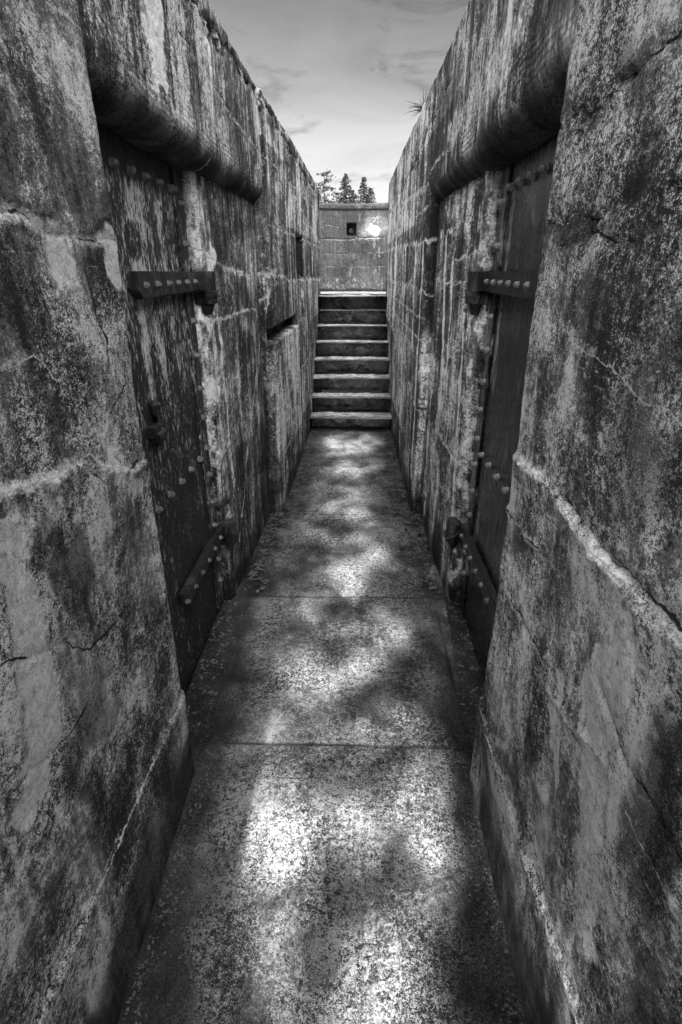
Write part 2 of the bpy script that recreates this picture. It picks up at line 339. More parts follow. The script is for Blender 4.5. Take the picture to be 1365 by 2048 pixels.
def feats(U, Z, lines, seed):
    """form lines, cracks and the lime that wept out of them. Each line: pts, ridge, crack, w, lime, drip"""
    d = np.zeros(U.shape); lime = np.zeros(U.shape); mould_shade = np.zeros(U.shape)
    for k, ln in enumerate(lines):
        jit = ln.get('jit', 0.010); s = seed + k * 1.7
        uu = U + jit * fbm(U * 14, Z * 14, s, 3); zz = Z + jit * fbm(U * 9, Z * 9, s + .5, 4)
        D, sg = pdist(uu, zz, ln['pts'])
        along = 0.55 + 0.9 * fbm(U * 6, Z * 6, s + 2, 3); along = np.clip(along, 0.05, 1.3)
        w = ln.get('w', 0.012); SD = D * pdist.sign
        if ln.get('crack') and LINE[0] is not None: LINE[0] = np.where(D < np.abs(LINE[0]), SD, LINE[0])
        if ln.get('lime') and LINE[1] is not None: LINE[1] = np.where(D + .02 * (1 - ln['lime']) < np.abs(LINE[1]), SD + .01 * (1 - ln['lime']), LINE[1])
        d += ln.get('ridge', 0) * np.exp(-(D / w) ** 2) * along * np.clip(.75 + 1.0 * fbm(U * 38, Z * 38, s + 3, 3), 0, 1.6)
        if ln.get('step'): d += ln['step'] * sst(-0.004, 0.010, -sg) * np.exp(-(D / ln.get('reach', 0.12))) 
        if ln.get('crack'):
            c = np.exp(-(np.abs(D - 0.2 * w) / ln.get('cw', 0.006)) ** 2); d -= ln['crack'] * c * (0.4 + along); mould_shade = np.maximum(mould_shade, 0.35 * c)
        if ln.get('chip'):
            c = sst(0.22, 0.42, fbm(U * 5, Z * 11, s + 9, 4)) * np.exp(-(D / 0.05) ** 2); d -= ln['chip'] * c; mould_shade = np.maximum(mould_shade, c * .75)
        if ln.get('lime'):
            lime = np.maximum(lime, ln['lime'] * np.exp(-(D / (w * 1.1)) ** 2) * np.clip(along * 1.25, 0, 1))
        if ln.get('drip'):
            below = np.where(sg < 0.004, -sg, 0.0)
            col = np.clip(0.5 + 1.1 * fbm(U * 26, U * 0 + 3.1, s + 5, 3), 0, 1.2) * np.clip(.5 + fbm(U * 5, U * 0, s + 6, 2), 0, 1)
            xin = sst(min(p[0] for p in ln['pts']) - .02, min(p[0] for p in ln['pts']) + .03, U) * (1 - sst(max(p[0] for p in ln['pts']) - .03, max(p[0] for p in ln['pts']) + .02, U))
            lime = np.maximum(lime, ln.get('dk', .7) * col * np.exp(-below / (ln['drip'] * (0.3 + col))) * (sg < 0.004) * xin)
    return d, lime, mould_shade
def strip(U, Z, pts, w, seed, k=1.0, soft=0.6):
    D, _ = pdist(U + 0.03 * fbm(U * 12, Z * 5, seed, 3), Z + 0.03 * fbm(U * 12, Z * 12, seed + 4, 3), pts)
    return k * (1 - sst(w * (1 - soft), w, D)) * np.clip(0.75 + 0.6 * fbm(U * 30, Z * 18, seed + 8, 3), 0, 1)
def blob(U, Z, u, z, ru, rz, seed, k=1.0):
    a = np.hypot((U - u) / ru, (Z - z) / rz) + 0.45 * fbm(U * 9, Z * 9, seed, 4)
    return k * (1 - sst(0.45, 1.1, a))
def base_relief(U, Z, seed, a=1.0):
    return a * (0.006 * fbm(U * 1.6, Z * 1.3, seed, 3) + 0.0025 * fbm(U * 9, Z * 5, seed + 2, 4) + 0.0012 * fbm(U * 40, Z * 26, seed + 4, 3))

# ---------------------------------------------------------------- dimensions (metres)
TOPL, TOPR = 2.745, 2.81
XL, XR = -0.585, 0.455
LIN = 2.13

# ---------------------------------------------------------------- left wall
left = thing('trench_wall', 'tall weathered concrete trench wall on the left, with a long slot and peeling iron door', 'concrete wall', (-0.7, 4, 0))
def f_lnear(U, Z, c):
    ln = [dict(pts=[(-1, 1.42), (.82, 1.41), (.98, 1.385), (1.15, 1.385), (1.2, 1.33), (1.29, 1.29), (1.47, 1.25)], ridge=.009, w=.014, lime=.7, drip=.14, dk=.6, step=.010),
          dict(pts=[(1.13, 1.37), (1.15, 1.33), (1.19, 1.30)], crack=.01, ridge=.006, w=.01),
          dict(pts=[(-1, 1.84), (1.1, 1.84), (1.2, 1.81), (1.53, 1.82)], ridge=.006, crack=.007, w=.014, lime=.7, drip=.06, dk=.6),
          dict(pts=[(.6, 1.60), (1.03, 1.61), (1.1, 1.56)], ridge=.003, w=.012, lime=.35),
          dict(pts=[(1.3, 1.43), (1.42, 1.48), (1.5, 1.47)], ridge=.006, crack=.004, w=.012),
          dict(pts=[(1.27, 1.21), (1.36, 1.27), (1.46, 1.26), (1.51, 1.25)], ridge=.009, crack=.006, w=.012),
          dict(pts=[(-1, .45), (.58, .44), (.8, .43), (1.06, .42), (1.31, .39), (1.55, .38)], ridge=.006, w=.008, lime=.3, jit=.005, step=.012, reach=.6),
          dict(pts=[(.3, .8), (.61, .91), (.73, .9), (.85, .85), (1.0, .86)], ridge=.003, crack=.003, w=.01),
          dict(pts=[(1.35, .85), (1.44, .92)], ridge=.006, crack=.005, w=.012),
          dict(pts=[(.4, 2.25), (1.5, 2.23)], ridge=.002, w=.01, lime=.2), dict(pts=[(.9, 2.62), (1.05, 2.5), (1.1, 2.3), (1.2, 2.2)], crack=.006, w=.01), dict(pts=[(.7, 1.15), (.9, 1.05), (1.0, .95), (1.2, .93)], crack=.003, w=.008), dict(pts=[(1.3, 1.75), (1.36, 1.6), (1.33, 1.5)], crack=.004, w=.008)]
    d, l, m = feats(U, Z, ln, 3.0)
    l = np.maximum(l, strip(U, Z, [(.80, 1.36), (.815, 1.27), (.82, 1.13), (.80, .99), (.77, .92), (.70, .84)], .055, 5, 1.6))  # lime crust whitened to stand in for sunlight on the wall
    l = np.maximum(l, blob(U, Z, 1.2, 1.775, .06, .06, 6, .95)); l = np.maximum(l, blob(U, Z, 1.46, 1.77, .05, .09, 7, .9)); l = np.maximum(l, blob(U, Z, .86, 1.33, .05, .09, 8, .6))
    m = np.maximum(m, blob(U, Z, 1.0, 1.17, .12, .13, 9, .7)); m = np.maximum(m, blob(U, Z, .98, .82, .12, .2, 10, .6))
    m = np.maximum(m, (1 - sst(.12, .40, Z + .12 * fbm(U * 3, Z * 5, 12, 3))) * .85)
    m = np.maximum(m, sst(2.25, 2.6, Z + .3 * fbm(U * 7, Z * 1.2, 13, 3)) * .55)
    m = np.maximum(m, strip(U, Z, [(.93, 1.3), (.94, 1.1), (.90, .9), (.82, .75)], .07, 14, .75))  # wall painted darker beside the sun-like strip so it stands out
    rel = np.clip(l * 1.3, 0, 1)
    return d + base_relief(U, Z, 1.0), l, m, rel
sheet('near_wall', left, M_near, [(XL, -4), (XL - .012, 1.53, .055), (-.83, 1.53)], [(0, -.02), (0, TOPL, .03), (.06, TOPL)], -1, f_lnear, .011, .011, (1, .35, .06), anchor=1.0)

def f_llint(U, Z, c):
    ln = [dict(pts=[(2.3, 2.48), (2.45, 2.48), (3.14, 2.42), (4.0, 2.41)], ridge=.003, crack=.003, w=.008, lime=.35, drip=.05, dk=.3),
          dict(pts=[(2.4, 2.66), (2.97, 2.655), (3.31, 2.685), (3.59, 2.68), (4.0, 2.69)], crack=.016, cw=.008, chip=.03, jit=.03),
          dict(pts=[(2.66, 2.0), (2.665, 2.3), (2.62, 2.72)], ridge=.004, w=.007, lime=.75, jit=.006),
          dict(pts=[(1.75, 2.70), (1.9, 2.62), (2.1, 2.64)], ridge=.006, crack=.006, w=.012),
          dict(pts=[(1.5, 2.55), (1.75, 2.6), (1.72, 2.75)], crack=.008, ridge=.004, w=.01)]
    d, l, m = feats(U, Z, ln, 23.0)
    l = np.maximum(l, blob(U, Z, 2.05, 2.40, .12, .16, 31, .85)); l = np.maximum(l, blob(U, Z, 2.75, 2.55, .05, .2, 34, .5))
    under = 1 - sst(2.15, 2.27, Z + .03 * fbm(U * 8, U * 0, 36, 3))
    m = np.maximum(m, under * .72)  # shade under the rounded nose, painted in through the mould channel
    rp = .13 * np.exp(-((Z - 2.24) / .05) ** 2)
    d = d - .004 * np.exp(-((U - 2.66) / .008) ** 2) * under
    return d + base_relief(U, Z, 21.0, .8), l, m, rp
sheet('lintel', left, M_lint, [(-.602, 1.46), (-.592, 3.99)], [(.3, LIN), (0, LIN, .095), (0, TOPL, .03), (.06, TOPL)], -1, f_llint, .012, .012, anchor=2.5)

def f_lpier(U, Z, c):
    ln = [dict(pts=[(2.55, 1.85), (2.9, 1.79), (3.3, 1.75), (3.7, 1.71)], ridge=.003, crack=.003, w=.011, lime=.9, drip=.08, dk=.6),
          dict(pts=[(2.66, 1.53), (3.0, 1.52), (3.4, 1.53), (3.8, 1.52)], ridge=.002, w=.008, lime=.7, drip=.03, dk=.4),
          dict(pts=[(3.86, 1.35), (3.84, 1.25), (3.6, 1.03), (3.42, .84), (3.1, .5), (2.9, .28)], ridge=.003, w=.009, lime=.8, jit=.012),
          dict(pts=[(3.84, 1.2), (3.7, 1.08), (3.66, .98)], w=.008, lime=.8, ridge=.002),
          dict(pts=[(2.75, .98), (3.15, 1.07)], w=.006, lime=.35, ridge=.002),
          dict(pts=[(3.25, 1.2), (3.3, 1.3)], crack=.012, cw=.01, w=.01),
          dict(pts=[(2.72, 1.22), (2.86, 1.2)], crack=.008, w=.012, ridge=.004)]
    d, l, m = feats(U, Z, ln, 43.0)
    edge = 1 - sst(2.74, 2.86, U + .04 * fbm(U * 9, Z * 9, 44, 3))
    l = np.maximum(l, edge * np.clip(.35 + .5 * fbm(U * 20, Z * 9, 45, 3), 0, .7) * sst(.5, .8, Z))
    l = np.maximum(l, strip(U, Z, [(2.84, 1.85), (2.85, 1.6), (2.86, 1.3), (2.88, 1.0), (2.88, .6)], .035, 47, .7))
    l = np.maximum(l, blob(U, Z, 2.83, 1.80, .1, .07, 48, .8))
    m = np.maximum(m, sst(3.45, 3.9, U + .12 * fbm(U * 3, Z * 3, 49, 3)) * (1 - sst(.5, 1.2, Z)) * .8)
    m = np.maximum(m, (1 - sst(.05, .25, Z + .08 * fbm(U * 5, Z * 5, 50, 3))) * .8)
    for (z0, z1) in ((1.56, 1.75), (.32, .58)):
        k = sst(z0 - .02, z0 + .02, Z) * (1 - sst(z1 - .02, z1 + .02, Z)) * (1 - sst(2.78, 2.80, U)); d = d - .02 * k
    return d + base_relief(U, Z, 41.0, .9) - .004 * edge * np.clip(fbm(U * 18, Z * 14, 46, 3), 0, 1), l, m, l * 0
sheet('door_pier', left, M_lint, [(-.86, 2.66), (-.688, 2.66, .05), (-.650, 3.97)], [(0, -.02), (0, 2.16)], -1, f_lpier, .012, .012, anchor=3.3)

def f_lfar(U, Z, c):
    ln = [dict(pts=[(3.8, 1.72), (4.04, 1.735), (4.5, 1.70), (5.35, 1.665), (5.84, 1.665), (8.4, 1.63)], ridge=.005, w=.014, lime=.85, drip=.22, dk=.55, jit=.03),
          dict(pts=[(3.97, 2.69), (4.12, 2.69), (4.84, 2.665), (5.92, 2.635), (8.4, 2.60)], crack=.018, cw=.01, chip=.03, jit=.03),
          dict(pts=[(4.2, 2.35), (4.1, 2.1), (4.0, 1.9), (3.95, 1.7), (3.93, 1.5)], ridge=.003, w=.008, lime=.8, jit=.012),
          dict(pts=[(3.8, 1.55), (3.93, 1.58), (4.0, 1.66)], ridge=.003, w=.01, lime=.6),
          dict(pts=[(4.02, 1.2), (4.07, .86), (4.1, .45), (4.1, .03)], ridge=.004, w=.012, lime=.85, jit=.01),
          dict(pts=[(5.0, 2.4), (5.8, 2.3), (6.6, 2.2), (8.4, 2.1)], ridge=.003, w=.012, lime=.5, drip=.1, dk=.4),
          dict(pts=[(4.3, 1.22), (5.0, 1.27)], ridge=.003, w=.01, lime=.5)] + [dict(pts=[(3.98, z), (8.4, z + .02)], ridge=.003, w=.008, lime=.5, jit=.012, drip=.05, dk=.3) for z in (.42, .84, 2.02, 2.40)] + [dict(pts=[(y, .0), (y, 2.7)], ridge=.002, w=.007, lime=.4, jit=.006) for y in (4.9, 6.25)]
    d, l, m = feats(U, Z, ln, 63.0)
    sl = ((U > 3.925) & (U < 5.29) & (Z > 1.283) & (Z < 1.372)); d = np.where(sl, -.10, d); m = np.where(sl, .5, m); l = np.where(sl, 0, l)
    ni = ((U > 5.45) & (U < 5.95) & (Z > 1.655) & (Z < 2.03)); d = np.where(ni, -.11, d); m = np.where(ni, .4, m); l = np.where(ni, l * .2, l)
    ch = ((U > 5.5) & (U < 5.95) & (Z <= 1.655) & (Z > 1.30)); d = np.where(ch, d - .022, d)
    pn_ = (U > 3.95) & (U < 5.33) & (Z < 1.283); d = np.where(pn_, d + .016, d); l = np.maximum(l, pn_ * np.clip(.30 + .5 * fbm(U * 7, Z * 1.6, 72, 3), 0, .6) * sst(.2, .6, Z))
    l = np.maximum(l, strip(U, Z, [(5.96, 1.64), (5.97, 1.3), (6.0, .8)], .03, 66, .6))
    nose = 1 - sst(3.93, 4.0, U); m = np.maximum(m, nose * .35 * np.clip(.6 + fbm(U * 20, Z * 6, 67, 3), 0, 1))
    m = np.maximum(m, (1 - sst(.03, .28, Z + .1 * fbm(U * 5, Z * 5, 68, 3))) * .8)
    stair = (U - 6.5) * .636; m = np.maximum(m, (1 - sst(.03, .22, Z - stair + .08 * fbm(U * 5, Z * 5, 69, 3))) * (U > 6.4) * .6)
    return d + base_relief(U, Z, 61.0), l, m, l
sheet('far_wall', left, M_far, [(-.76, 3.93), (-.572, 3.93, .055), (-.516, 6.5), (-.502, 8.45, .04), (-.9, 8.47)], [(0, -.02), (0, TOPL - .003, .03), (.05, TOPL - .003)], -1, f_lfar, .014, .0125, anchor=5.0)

# ---------------------------------------------------------------- right wall
right = thing('trench_wall', 'tall weathered concrete trench wall on the right, with a grass tuft on its rim', 'concrete wall', (.6, 4, 0))
def f_rnear(U, Z, c):
    ln = [dict(pts=[(-1, 1.29), (.63, 1.29), (.72, 1.27), (.94, 1.275), (1.2, 1.29), (1.53, 1.28)], ridge=.010, w=.015, lime=.7, drip=.16, dk=.6, step=.012),
          dict(pts=[(.6, 1.305), (.75, 1.29), (.95, 1.285), (1.1, 1.30)], crack=.006, w=.01),
          dict(pts=[(1.09, 1.13), (1.32, 1.12), (1.54, 1.10)], ridge=.013, w=.012, lime=.5, crack=.003),
          dict(pts=[(1.0, .88), (1.12, .89), (1.33, .89), (1.52, .92)], ridge=.010, crack=.004, w=.014, lime=.5),
          dict(pts=[(.3, .94), (.62, .94), (.76, .93), (.99, .86), (1.1, .84)], ridge=.010, w=.014, lime=.5, drip=.06, dk=.4),
          dict(pts=[(.3, 1.01), (.5, 1.01), (.69, 1.01), (.8, 1.05)], ridge=.003, crack=.006, w=.008),
          dict(pts=[(-1, .42), (.57, .42), (.73, .41), (.87, .38), (1.13, .36), (1.4, .36), (1.6, .38)], ridge=.006, w=.008, lime=.3, jit=.005, step=.012, reach=.6),
          dict(pts=[(-1, 2.04), (.98, 2.04), (1.19, 2.06), (1.31, 2.04), (1.6, 2.04)], crack=.008, ridge=.006, w=.016, chip=.006, jit=.03),
          dict(pts=[(-1, 1.85), (.89, 1.85), (1.22, 1.85), (1.6, 1.85)], crack=.007, ridge=.005, w=.014, chip=.004, jit=.025),
          dict(pts=[(.9, 1.76), (1.2, 1.82), (1.35, 1.80)], crack=.007, ridge=.004, w=.012),
          dict(pts=[(.7, 1.55), (1.2, 1.62), (1.3, 1.66)], ridge=.002, w=.012, lime=.3)]
    d, l, m = feats(U, Z, ln, 83.0)
    l = np.maximum(l, strip(U, Z, [(.74, 1.18), (.79, 1.03), (.78, .92), (.73, .82), (.72, .79)], .085, 85, 1.5))  # pale crust that also paints in a sunlit patch
    l = np.maximum(l, strip(U, Z, [(.97, .92), (.93, .8), (.88, .72)], .04, 86, .9)); l = np.maximum(l, blob(U, Z, .66, .66, .09, .15, 87, .6))
    l = np.maximum(l, blob(U, Z, .82, 1.22, .06, .08, 88, .6))
    l = np.maximum(l, strip(U, Z, [(1.52, .34), (1.5, .6), (1.52, .9)], .05, 89, .25))
    l = np.maximum(l, strip(U, Z, [(.80, .42), (.78, .30), (.76, .27)], .02, 90, .6)); l = np.maximum(l, strip(U, Z, [(.6, .42), (.58, .1)], .03, 92, .5))
    m = np.maximum(m, blob(U, Z, .88, 1.48, .16, .2, 93, .5)); m = np.maximum(m, blob(U, Z, .57, .98, .10, .22, 94, .8)); m = np.maximum(m, blob(U, Z, 1.22, 1.78, .22, .2, 95, .25))
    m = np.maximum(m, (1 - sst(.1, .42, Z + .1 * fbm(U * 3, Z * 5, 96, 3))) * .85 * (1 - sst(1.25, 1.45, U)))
    m = np.maximum(m, strip(U, Z, [(.60, 1.15), (.58, 1.0), (.60, .86)], .07, 98, .9)); m = np.maximum(m, strip(U, Z, [(.93, .55), (.80, .50), (.70, .48)], .10, 99, .7)); m = np.maximum(m, strip(U, Z, [(1.02, 1.15), (1.0, .98)], .06, 100, .6))  # surroundings darkened in colour to set off the painted sun patches
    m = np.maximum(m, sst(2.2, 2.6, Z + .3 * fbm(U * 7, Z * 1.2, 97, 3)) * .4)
    return d + base_relief(U, Z, 81.0), l, m, np.clip(l * 1.3, 0, 1)
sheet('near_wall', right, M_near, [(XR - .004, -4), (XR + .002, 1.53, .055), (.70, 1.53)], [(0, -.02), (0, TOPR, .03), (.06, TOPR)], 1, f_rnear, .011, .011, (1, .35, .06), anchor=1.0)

def f_rlint(U, Z, c):
    ln = [dict(pts=[(2.4, 2.66), (2.82, 2.64), (3.05, 2.64), (3.87, 2.6), (4.0, 2.59)], crack=.010, cw=.006, jit=.03),
          dict(pts=[(2.72, 2.0), (2.73, 2.25), (2.70, 2.33)], ridge=.004, crack=.004, w=.008, jit=.01),
          dict(pts=[(3.2, 2.3), (3.6, 2.33), (4.0, 2.31)], ridge=.003, w=.01, lime=.4, drip=.05, dk=.3),
          dict(pts=[(2.05, 2.55), (2.06, 2.72), (2.05, 2.8)], ridge=.003, w=.008, lime=.5, jit=.004)]
    d, l, m = feats(U, Z, ln, 103.0)
    l = np.maximum(l, blob(U, Z, 2.25, 2.38, .4, .12, 111, .35)); l = np.maximum(l, blob(U, Z, 3.1, 2.36, .3, .1, 114, .35))
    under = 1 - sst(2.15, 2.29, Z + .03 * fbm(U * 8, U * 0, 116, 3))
    m = np.maximum(m, under * .72)  # painted shade under the nose, as on the left lintel
    rp = .5 * np.exp(-((Z - 2.27) / .05) ** 2) * np.clip(.4 + fbm(U * 2, Z * 2, 119, 2), 0, 1)
    d = d - .005 * np.exp(-((U - 2.72) / .009) ** 2) * under
    return d + base_relief(U, Z, 101.0, .8), l, m, rp
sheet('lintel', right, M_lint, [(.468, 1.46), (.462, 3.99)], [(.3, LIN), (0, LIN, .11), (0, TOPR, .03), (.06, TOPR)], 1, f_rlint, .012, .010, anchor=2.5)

def f_rpier(U, Z, c):
    ln = [dict(pts=[(2.9, 1.985), (3.03, 1.97), (3.78, 1.95)], ridge=.003, crack=.002, w=.012, lime=.75, drip=.25, dk=.7, jit=.03),
          dict(pts=[(2.7, 1.83), (3.2, 1.80), (3.4, 1.82)], ridge=.002, w=.008, lime=.4, drip=.06, dk=.4),
          dict(pts=[(2.68, 1.72), (3.2, 1.68), (3.9, 1.7)], ridge=.002, w=.008, lime=.4),
          dict(pts=[(2.7, .85), (2.83, .83), (3.29, .79), (3.73, .78), (3.95, .80)], ridge=.007, crack=.003, w=.010, lime=.65, drip=.05, dk=.3),
          dict(pts=[(3.9, .9), (3.5, .62), (3.2, .55), (2.95, .45), (2.75, .42)], ridge=.005, w=.008, lime=.6),
          dict(pts=[(2.9, 1.4), (3.2, 1.3), (3.5, 1.4)], ridge=.002, w=.008, lime=.4)]
    d, l, m = feats(U, Z, ln, 123.0)
    l = np.maximum(l, strip(U, Z, [(3.56, 1.91), (3.5, 1.6), (3.42, 1.2), (3.40, 1.0)], .06, 125, .95))
    l = np.maximum(l, strip(U, Z, [(3.30, 1.8), (3.28, 1.4), (3.3, 1.0)], .035, 126, .75))
    l = np.maximum(l, strip(U, Z, [(2.90, 1.55), (2.86, 1.2), (2.83, .95)], .035, 127, .8)); l = np.maximum(l, strip(U, Z, [(2.80, .80), (2.79, .5)], .035, 128, .9))
    l = np.maximum(l, strip(U, Z, [(3.80, .75), (3.74, .4), (3.7, .1)], .03, 129, .7))
    edge = 1 - sst(2.76, 2.86, U + .05 * fbm(U * 9, Z * 9, 130, 3)); l = np.maximum(l, edge * np.clip(.2 + .6 * fbm(U * 20, Z * 9, 131, 3), 0, .5))
    m = np.maximum(m, (1 - sst(.05, .25, Z + .08 * fbm(U * 5, Z * 5, 132, 3))) * .7)
    for (z0, z1) in ((1.54, 1.75), (.36, .56)):
        k = sst(z0 - .02, z0 + .02, Z) * (1 - sst(z1 - .02, z1 + .02, Z)) * (1 - sst(2.78, 2.80, U)); d = d - .02 * k
    return d + base_relief(U, Z, 121.0, .9), l, m, l
sheet('door_pier', right, M_far, [(.74, 2.66), (.548, 2.66, .05), (.520, 3.97)], [(0, -.02), (0, 2.16)], 1, f_rpier, .012, .012, anchor=3.3)

def f_rfar(U, Z, c):
    ln = [dict(pts=[(3.8, 1.95), (4.57, 1.92), (6.0, 1.96), (8.4, 1.99)], ridge=.004, w=.014, lime=.7, drip=.3, dk=.65, jit=.03),
          dict(pts=[(8.4, 1.22), (7.22, 1.15), (5.72, 1.06), (4.94, .96), (4.2, .83), (3.95, .80)], ridge=.009, w=.012, lime=.75, jit=.015),
          dict(pts=[(3.99, 2.58), (4.35, 2.57), (4.8, 2.5), (5.4, 2.48), (8.4, 2.4)], crack=.014, cw=.008, chip=.012, jit=.03),
          dict(pts=[(4.0, 2.25), (5.2, 2.3), (6.5, 2.3), (8.4, 2.28)], ridge=.003, w=.012, lime=.5, drip=.15, dk=.4, jit=.03),
          dict(pts=[(3.9, 1.6), (4.8, 1.65), (6.2, 1.62), (8.4, 1.66)], ridge=.003, w=.012, lime=.45, drip=.15, dk=.4, jit=.03),
          dict(pts=[(4.35, .8), (4.3, .4), (4.25, .05)], w=.012, lime=.7, ridge=.004)] + [dict(pts=[(3.98, z), (8.4, z + .02)], ridge=.003, w=.008, lime=.5, jit=.012, drip=.05, dk=.3) for z in (.42, 1.30, 1.45, 2.12)] + [dict(pts=[(y, .0), (y, 2.7)], ridge=.002, w=.007, lime=.4, jit=.006) for y in (4.7, 5.9)]
    d, l, m = feats(U, Z, ln, 143.0)
    l = np.maximum(l, strip(U, Z, [(4.10, 1.9), (4.08, 1.4), (4.12, .9), (4.06, .3)], .06, 145, .75))
    l = np.maximum(l, strip(U, Z, [(4.55, 1.9), (4.5, 1.2)], .08, 146, .6)); l = np.maximum(l, strip(U, Z, [(6.6, 1.9), (6.7, 1.3)], .25, 147, .6)); l = np.maximum(l, strip(U, Z, [(5.4, 1.4), (5.3, .6)], .06, 148, .4))
    nose = 1 - sst(3.93, 4.0, U)
    led = np.exp(-((Z - .845) / .014) ** 2) * nose; d = d + .012 * led - .01 * np.exp(-((Z - .815) / .02) ** 2) * nose
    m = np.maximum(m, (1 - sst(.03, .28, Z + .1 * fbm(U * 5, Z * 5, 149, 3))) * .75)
    stair = (U - 6.5) * .636; m = np.maximum(m, (1 - sst(.03, .22, Z - stair + .08 * fbm(U * 5, Z * 5, 150, 3))) * (U > 6.4) * .6)
    return d + base_relief(U, Z, 141.0), l, m, l
sheet('far_wall', right, M_far, [(.66, 3.93), (.456, 3.93, .05), (.436, 6.5), (.428, 8.45, .04), (.85, 8.47)], [(0, -.02), (0, TOPR - .003, .03), (.05, TOPR - .003)], 1, f_rfar, .014, .0125, anchor=5.0)

# ---------------------------------------------------------------- end wall
end = thing('end_wall', 'curved pale concrete wall closing the trench above the stairs, with a small square niche', 'concrete wall', (-.06, 9.9, 1.42))
EC, ER = (-.06, 9.88 - 1.9), 1.9
def f_end(U, Z, c):
    X = c['X']
    ln = [dict(pts=[(-2, 2.205), (-.3, 2.205), (-.1, 2.20), (0, 2.22), (.6, 2.235), (2, 2.24)], ridge=.003, crack=.006, w=.012, lime=.8, drip=.06, dk=.7),
          dict(pts=[(-2, 1.99), (-.1, 1.99), (.12, 2.0), (.6, 2.02), (2, 2.02)], ridge=.002, w=.008, lime=.6, drip=.03, dk=.3),
          dict(pts=[(-2, 1.80), (0, 1.80), (2, 1.815)], ridge=.002, w=.008, lime=.4),
          dict(pts=[(-.5, 2.41), (-.3, 2.39)], w=.008, lime=.8, ridge=.002), dict(pts=[(.25, 2.52), (.45, 2.52)], w=.008, lime=.6, ridge=.002),
          dict(pts=[(.06, 2.62), (.05, 2.45), (-.02, 2.2), (-.05, 1.9), (-.09, 1.7), (-.1, 1.45)], ridge=.004, crack=.01, w=.016, lime=.6),
          dict(pts=[(-.52, 2.4), (-.52, 2.2)], w=.006, lime=.5)]
    d, l, m = feats(X, Z, ln, 163.0)
    for x in (.30, .38): l = np.maximum(l, strip(X, Z, [(x, 2.2), (x, 2.0), (x + .01, 1.68)], .014, 165 + x, .6))
    l = np.maximum(l, (1 - sst(1.5, 1.72, Z + .1 * fbm(X * 6, Z * 6, 167, 3))) * np.clip(.2 + .7 * fbm(X * 22, Z * 22, 168, 4), 0, .55))
    l = np.maximum(l, blob(X, Z, .30, 2.35, .12, .09, 169, .75)); m = np.maximum(m, (1 - sst(1.44, 1.5, Z)) * .8); m = np.maximum(m, np.exp(-((Z - 2.53) / .05) ** 2) * .35)  # pale blob paints extra brightness into the sun spot
    cop = sst(2.624, 2.634, Z); d = d + .025 * cop; l = np.maximum(l, cop * .1)
    ni = (X > -.155) & (X < .003) & (Z > 2.262) & (Z < 2.432); d = np.where(ni, -.16, d); l = np.where(ni, 0, l); m = np.where(ni, .35, m)
    return d + base_relief(U, Z, 161.0, .7), l, m, l
ap = [(EC[0] + ER * math.sin(a), EC[1] + ER * math.cos(a)) for a in np.linspace(-1.45, 1.45, 60)]
sheet('wall_face', end, M_end, ap, [(0, 1.36), (0, 2.69, .02), (.35, 2.69)], -1, f_end, .0105, .0105, anchor=0.0, uaxis=0)
def ring_tube(name, mat, parent, c, axis, r0, r1, l, seg=20):
    bm = bmesh.new(); V = []
    ax = Vector(axis).normalized(); s = ax.orthogonal().normalized(); t = ax.cross(s)
    for (r, h) in ((r1, 0), (r1, l), (r0, l), (r0, 0)):
        V.append([bm.verts.new(Vector(c) + ax * h + (s * math.cos(k * 2 * math.pi / seg) + t * math.sin(k * 2 * math.pi / seg)) * r) for k in range(seg)])
    for i in range(4):
        a, b = V[i], V[(i + 1) % 4]
        for k in range(seg): bm.faces.new((a[k], a[(k + 1) % seg], b[(k + 1) % seg], b[k]))
    bmesh.ops.recalc_face_normals(bm, faces=bm.faces)
    me = bpy.data.meshes.new(name); bm.to_mesh(me); bm.free(); return link(name, me, mat, parent)
M_pipe = iron('pale pipe', 0.06, 0.14, 0.0, 0.5)
ring_tube('pipe', M_pipe, end, (-.078, 10.02, 2.332), (0, -1, 0), .017, .029, .10)

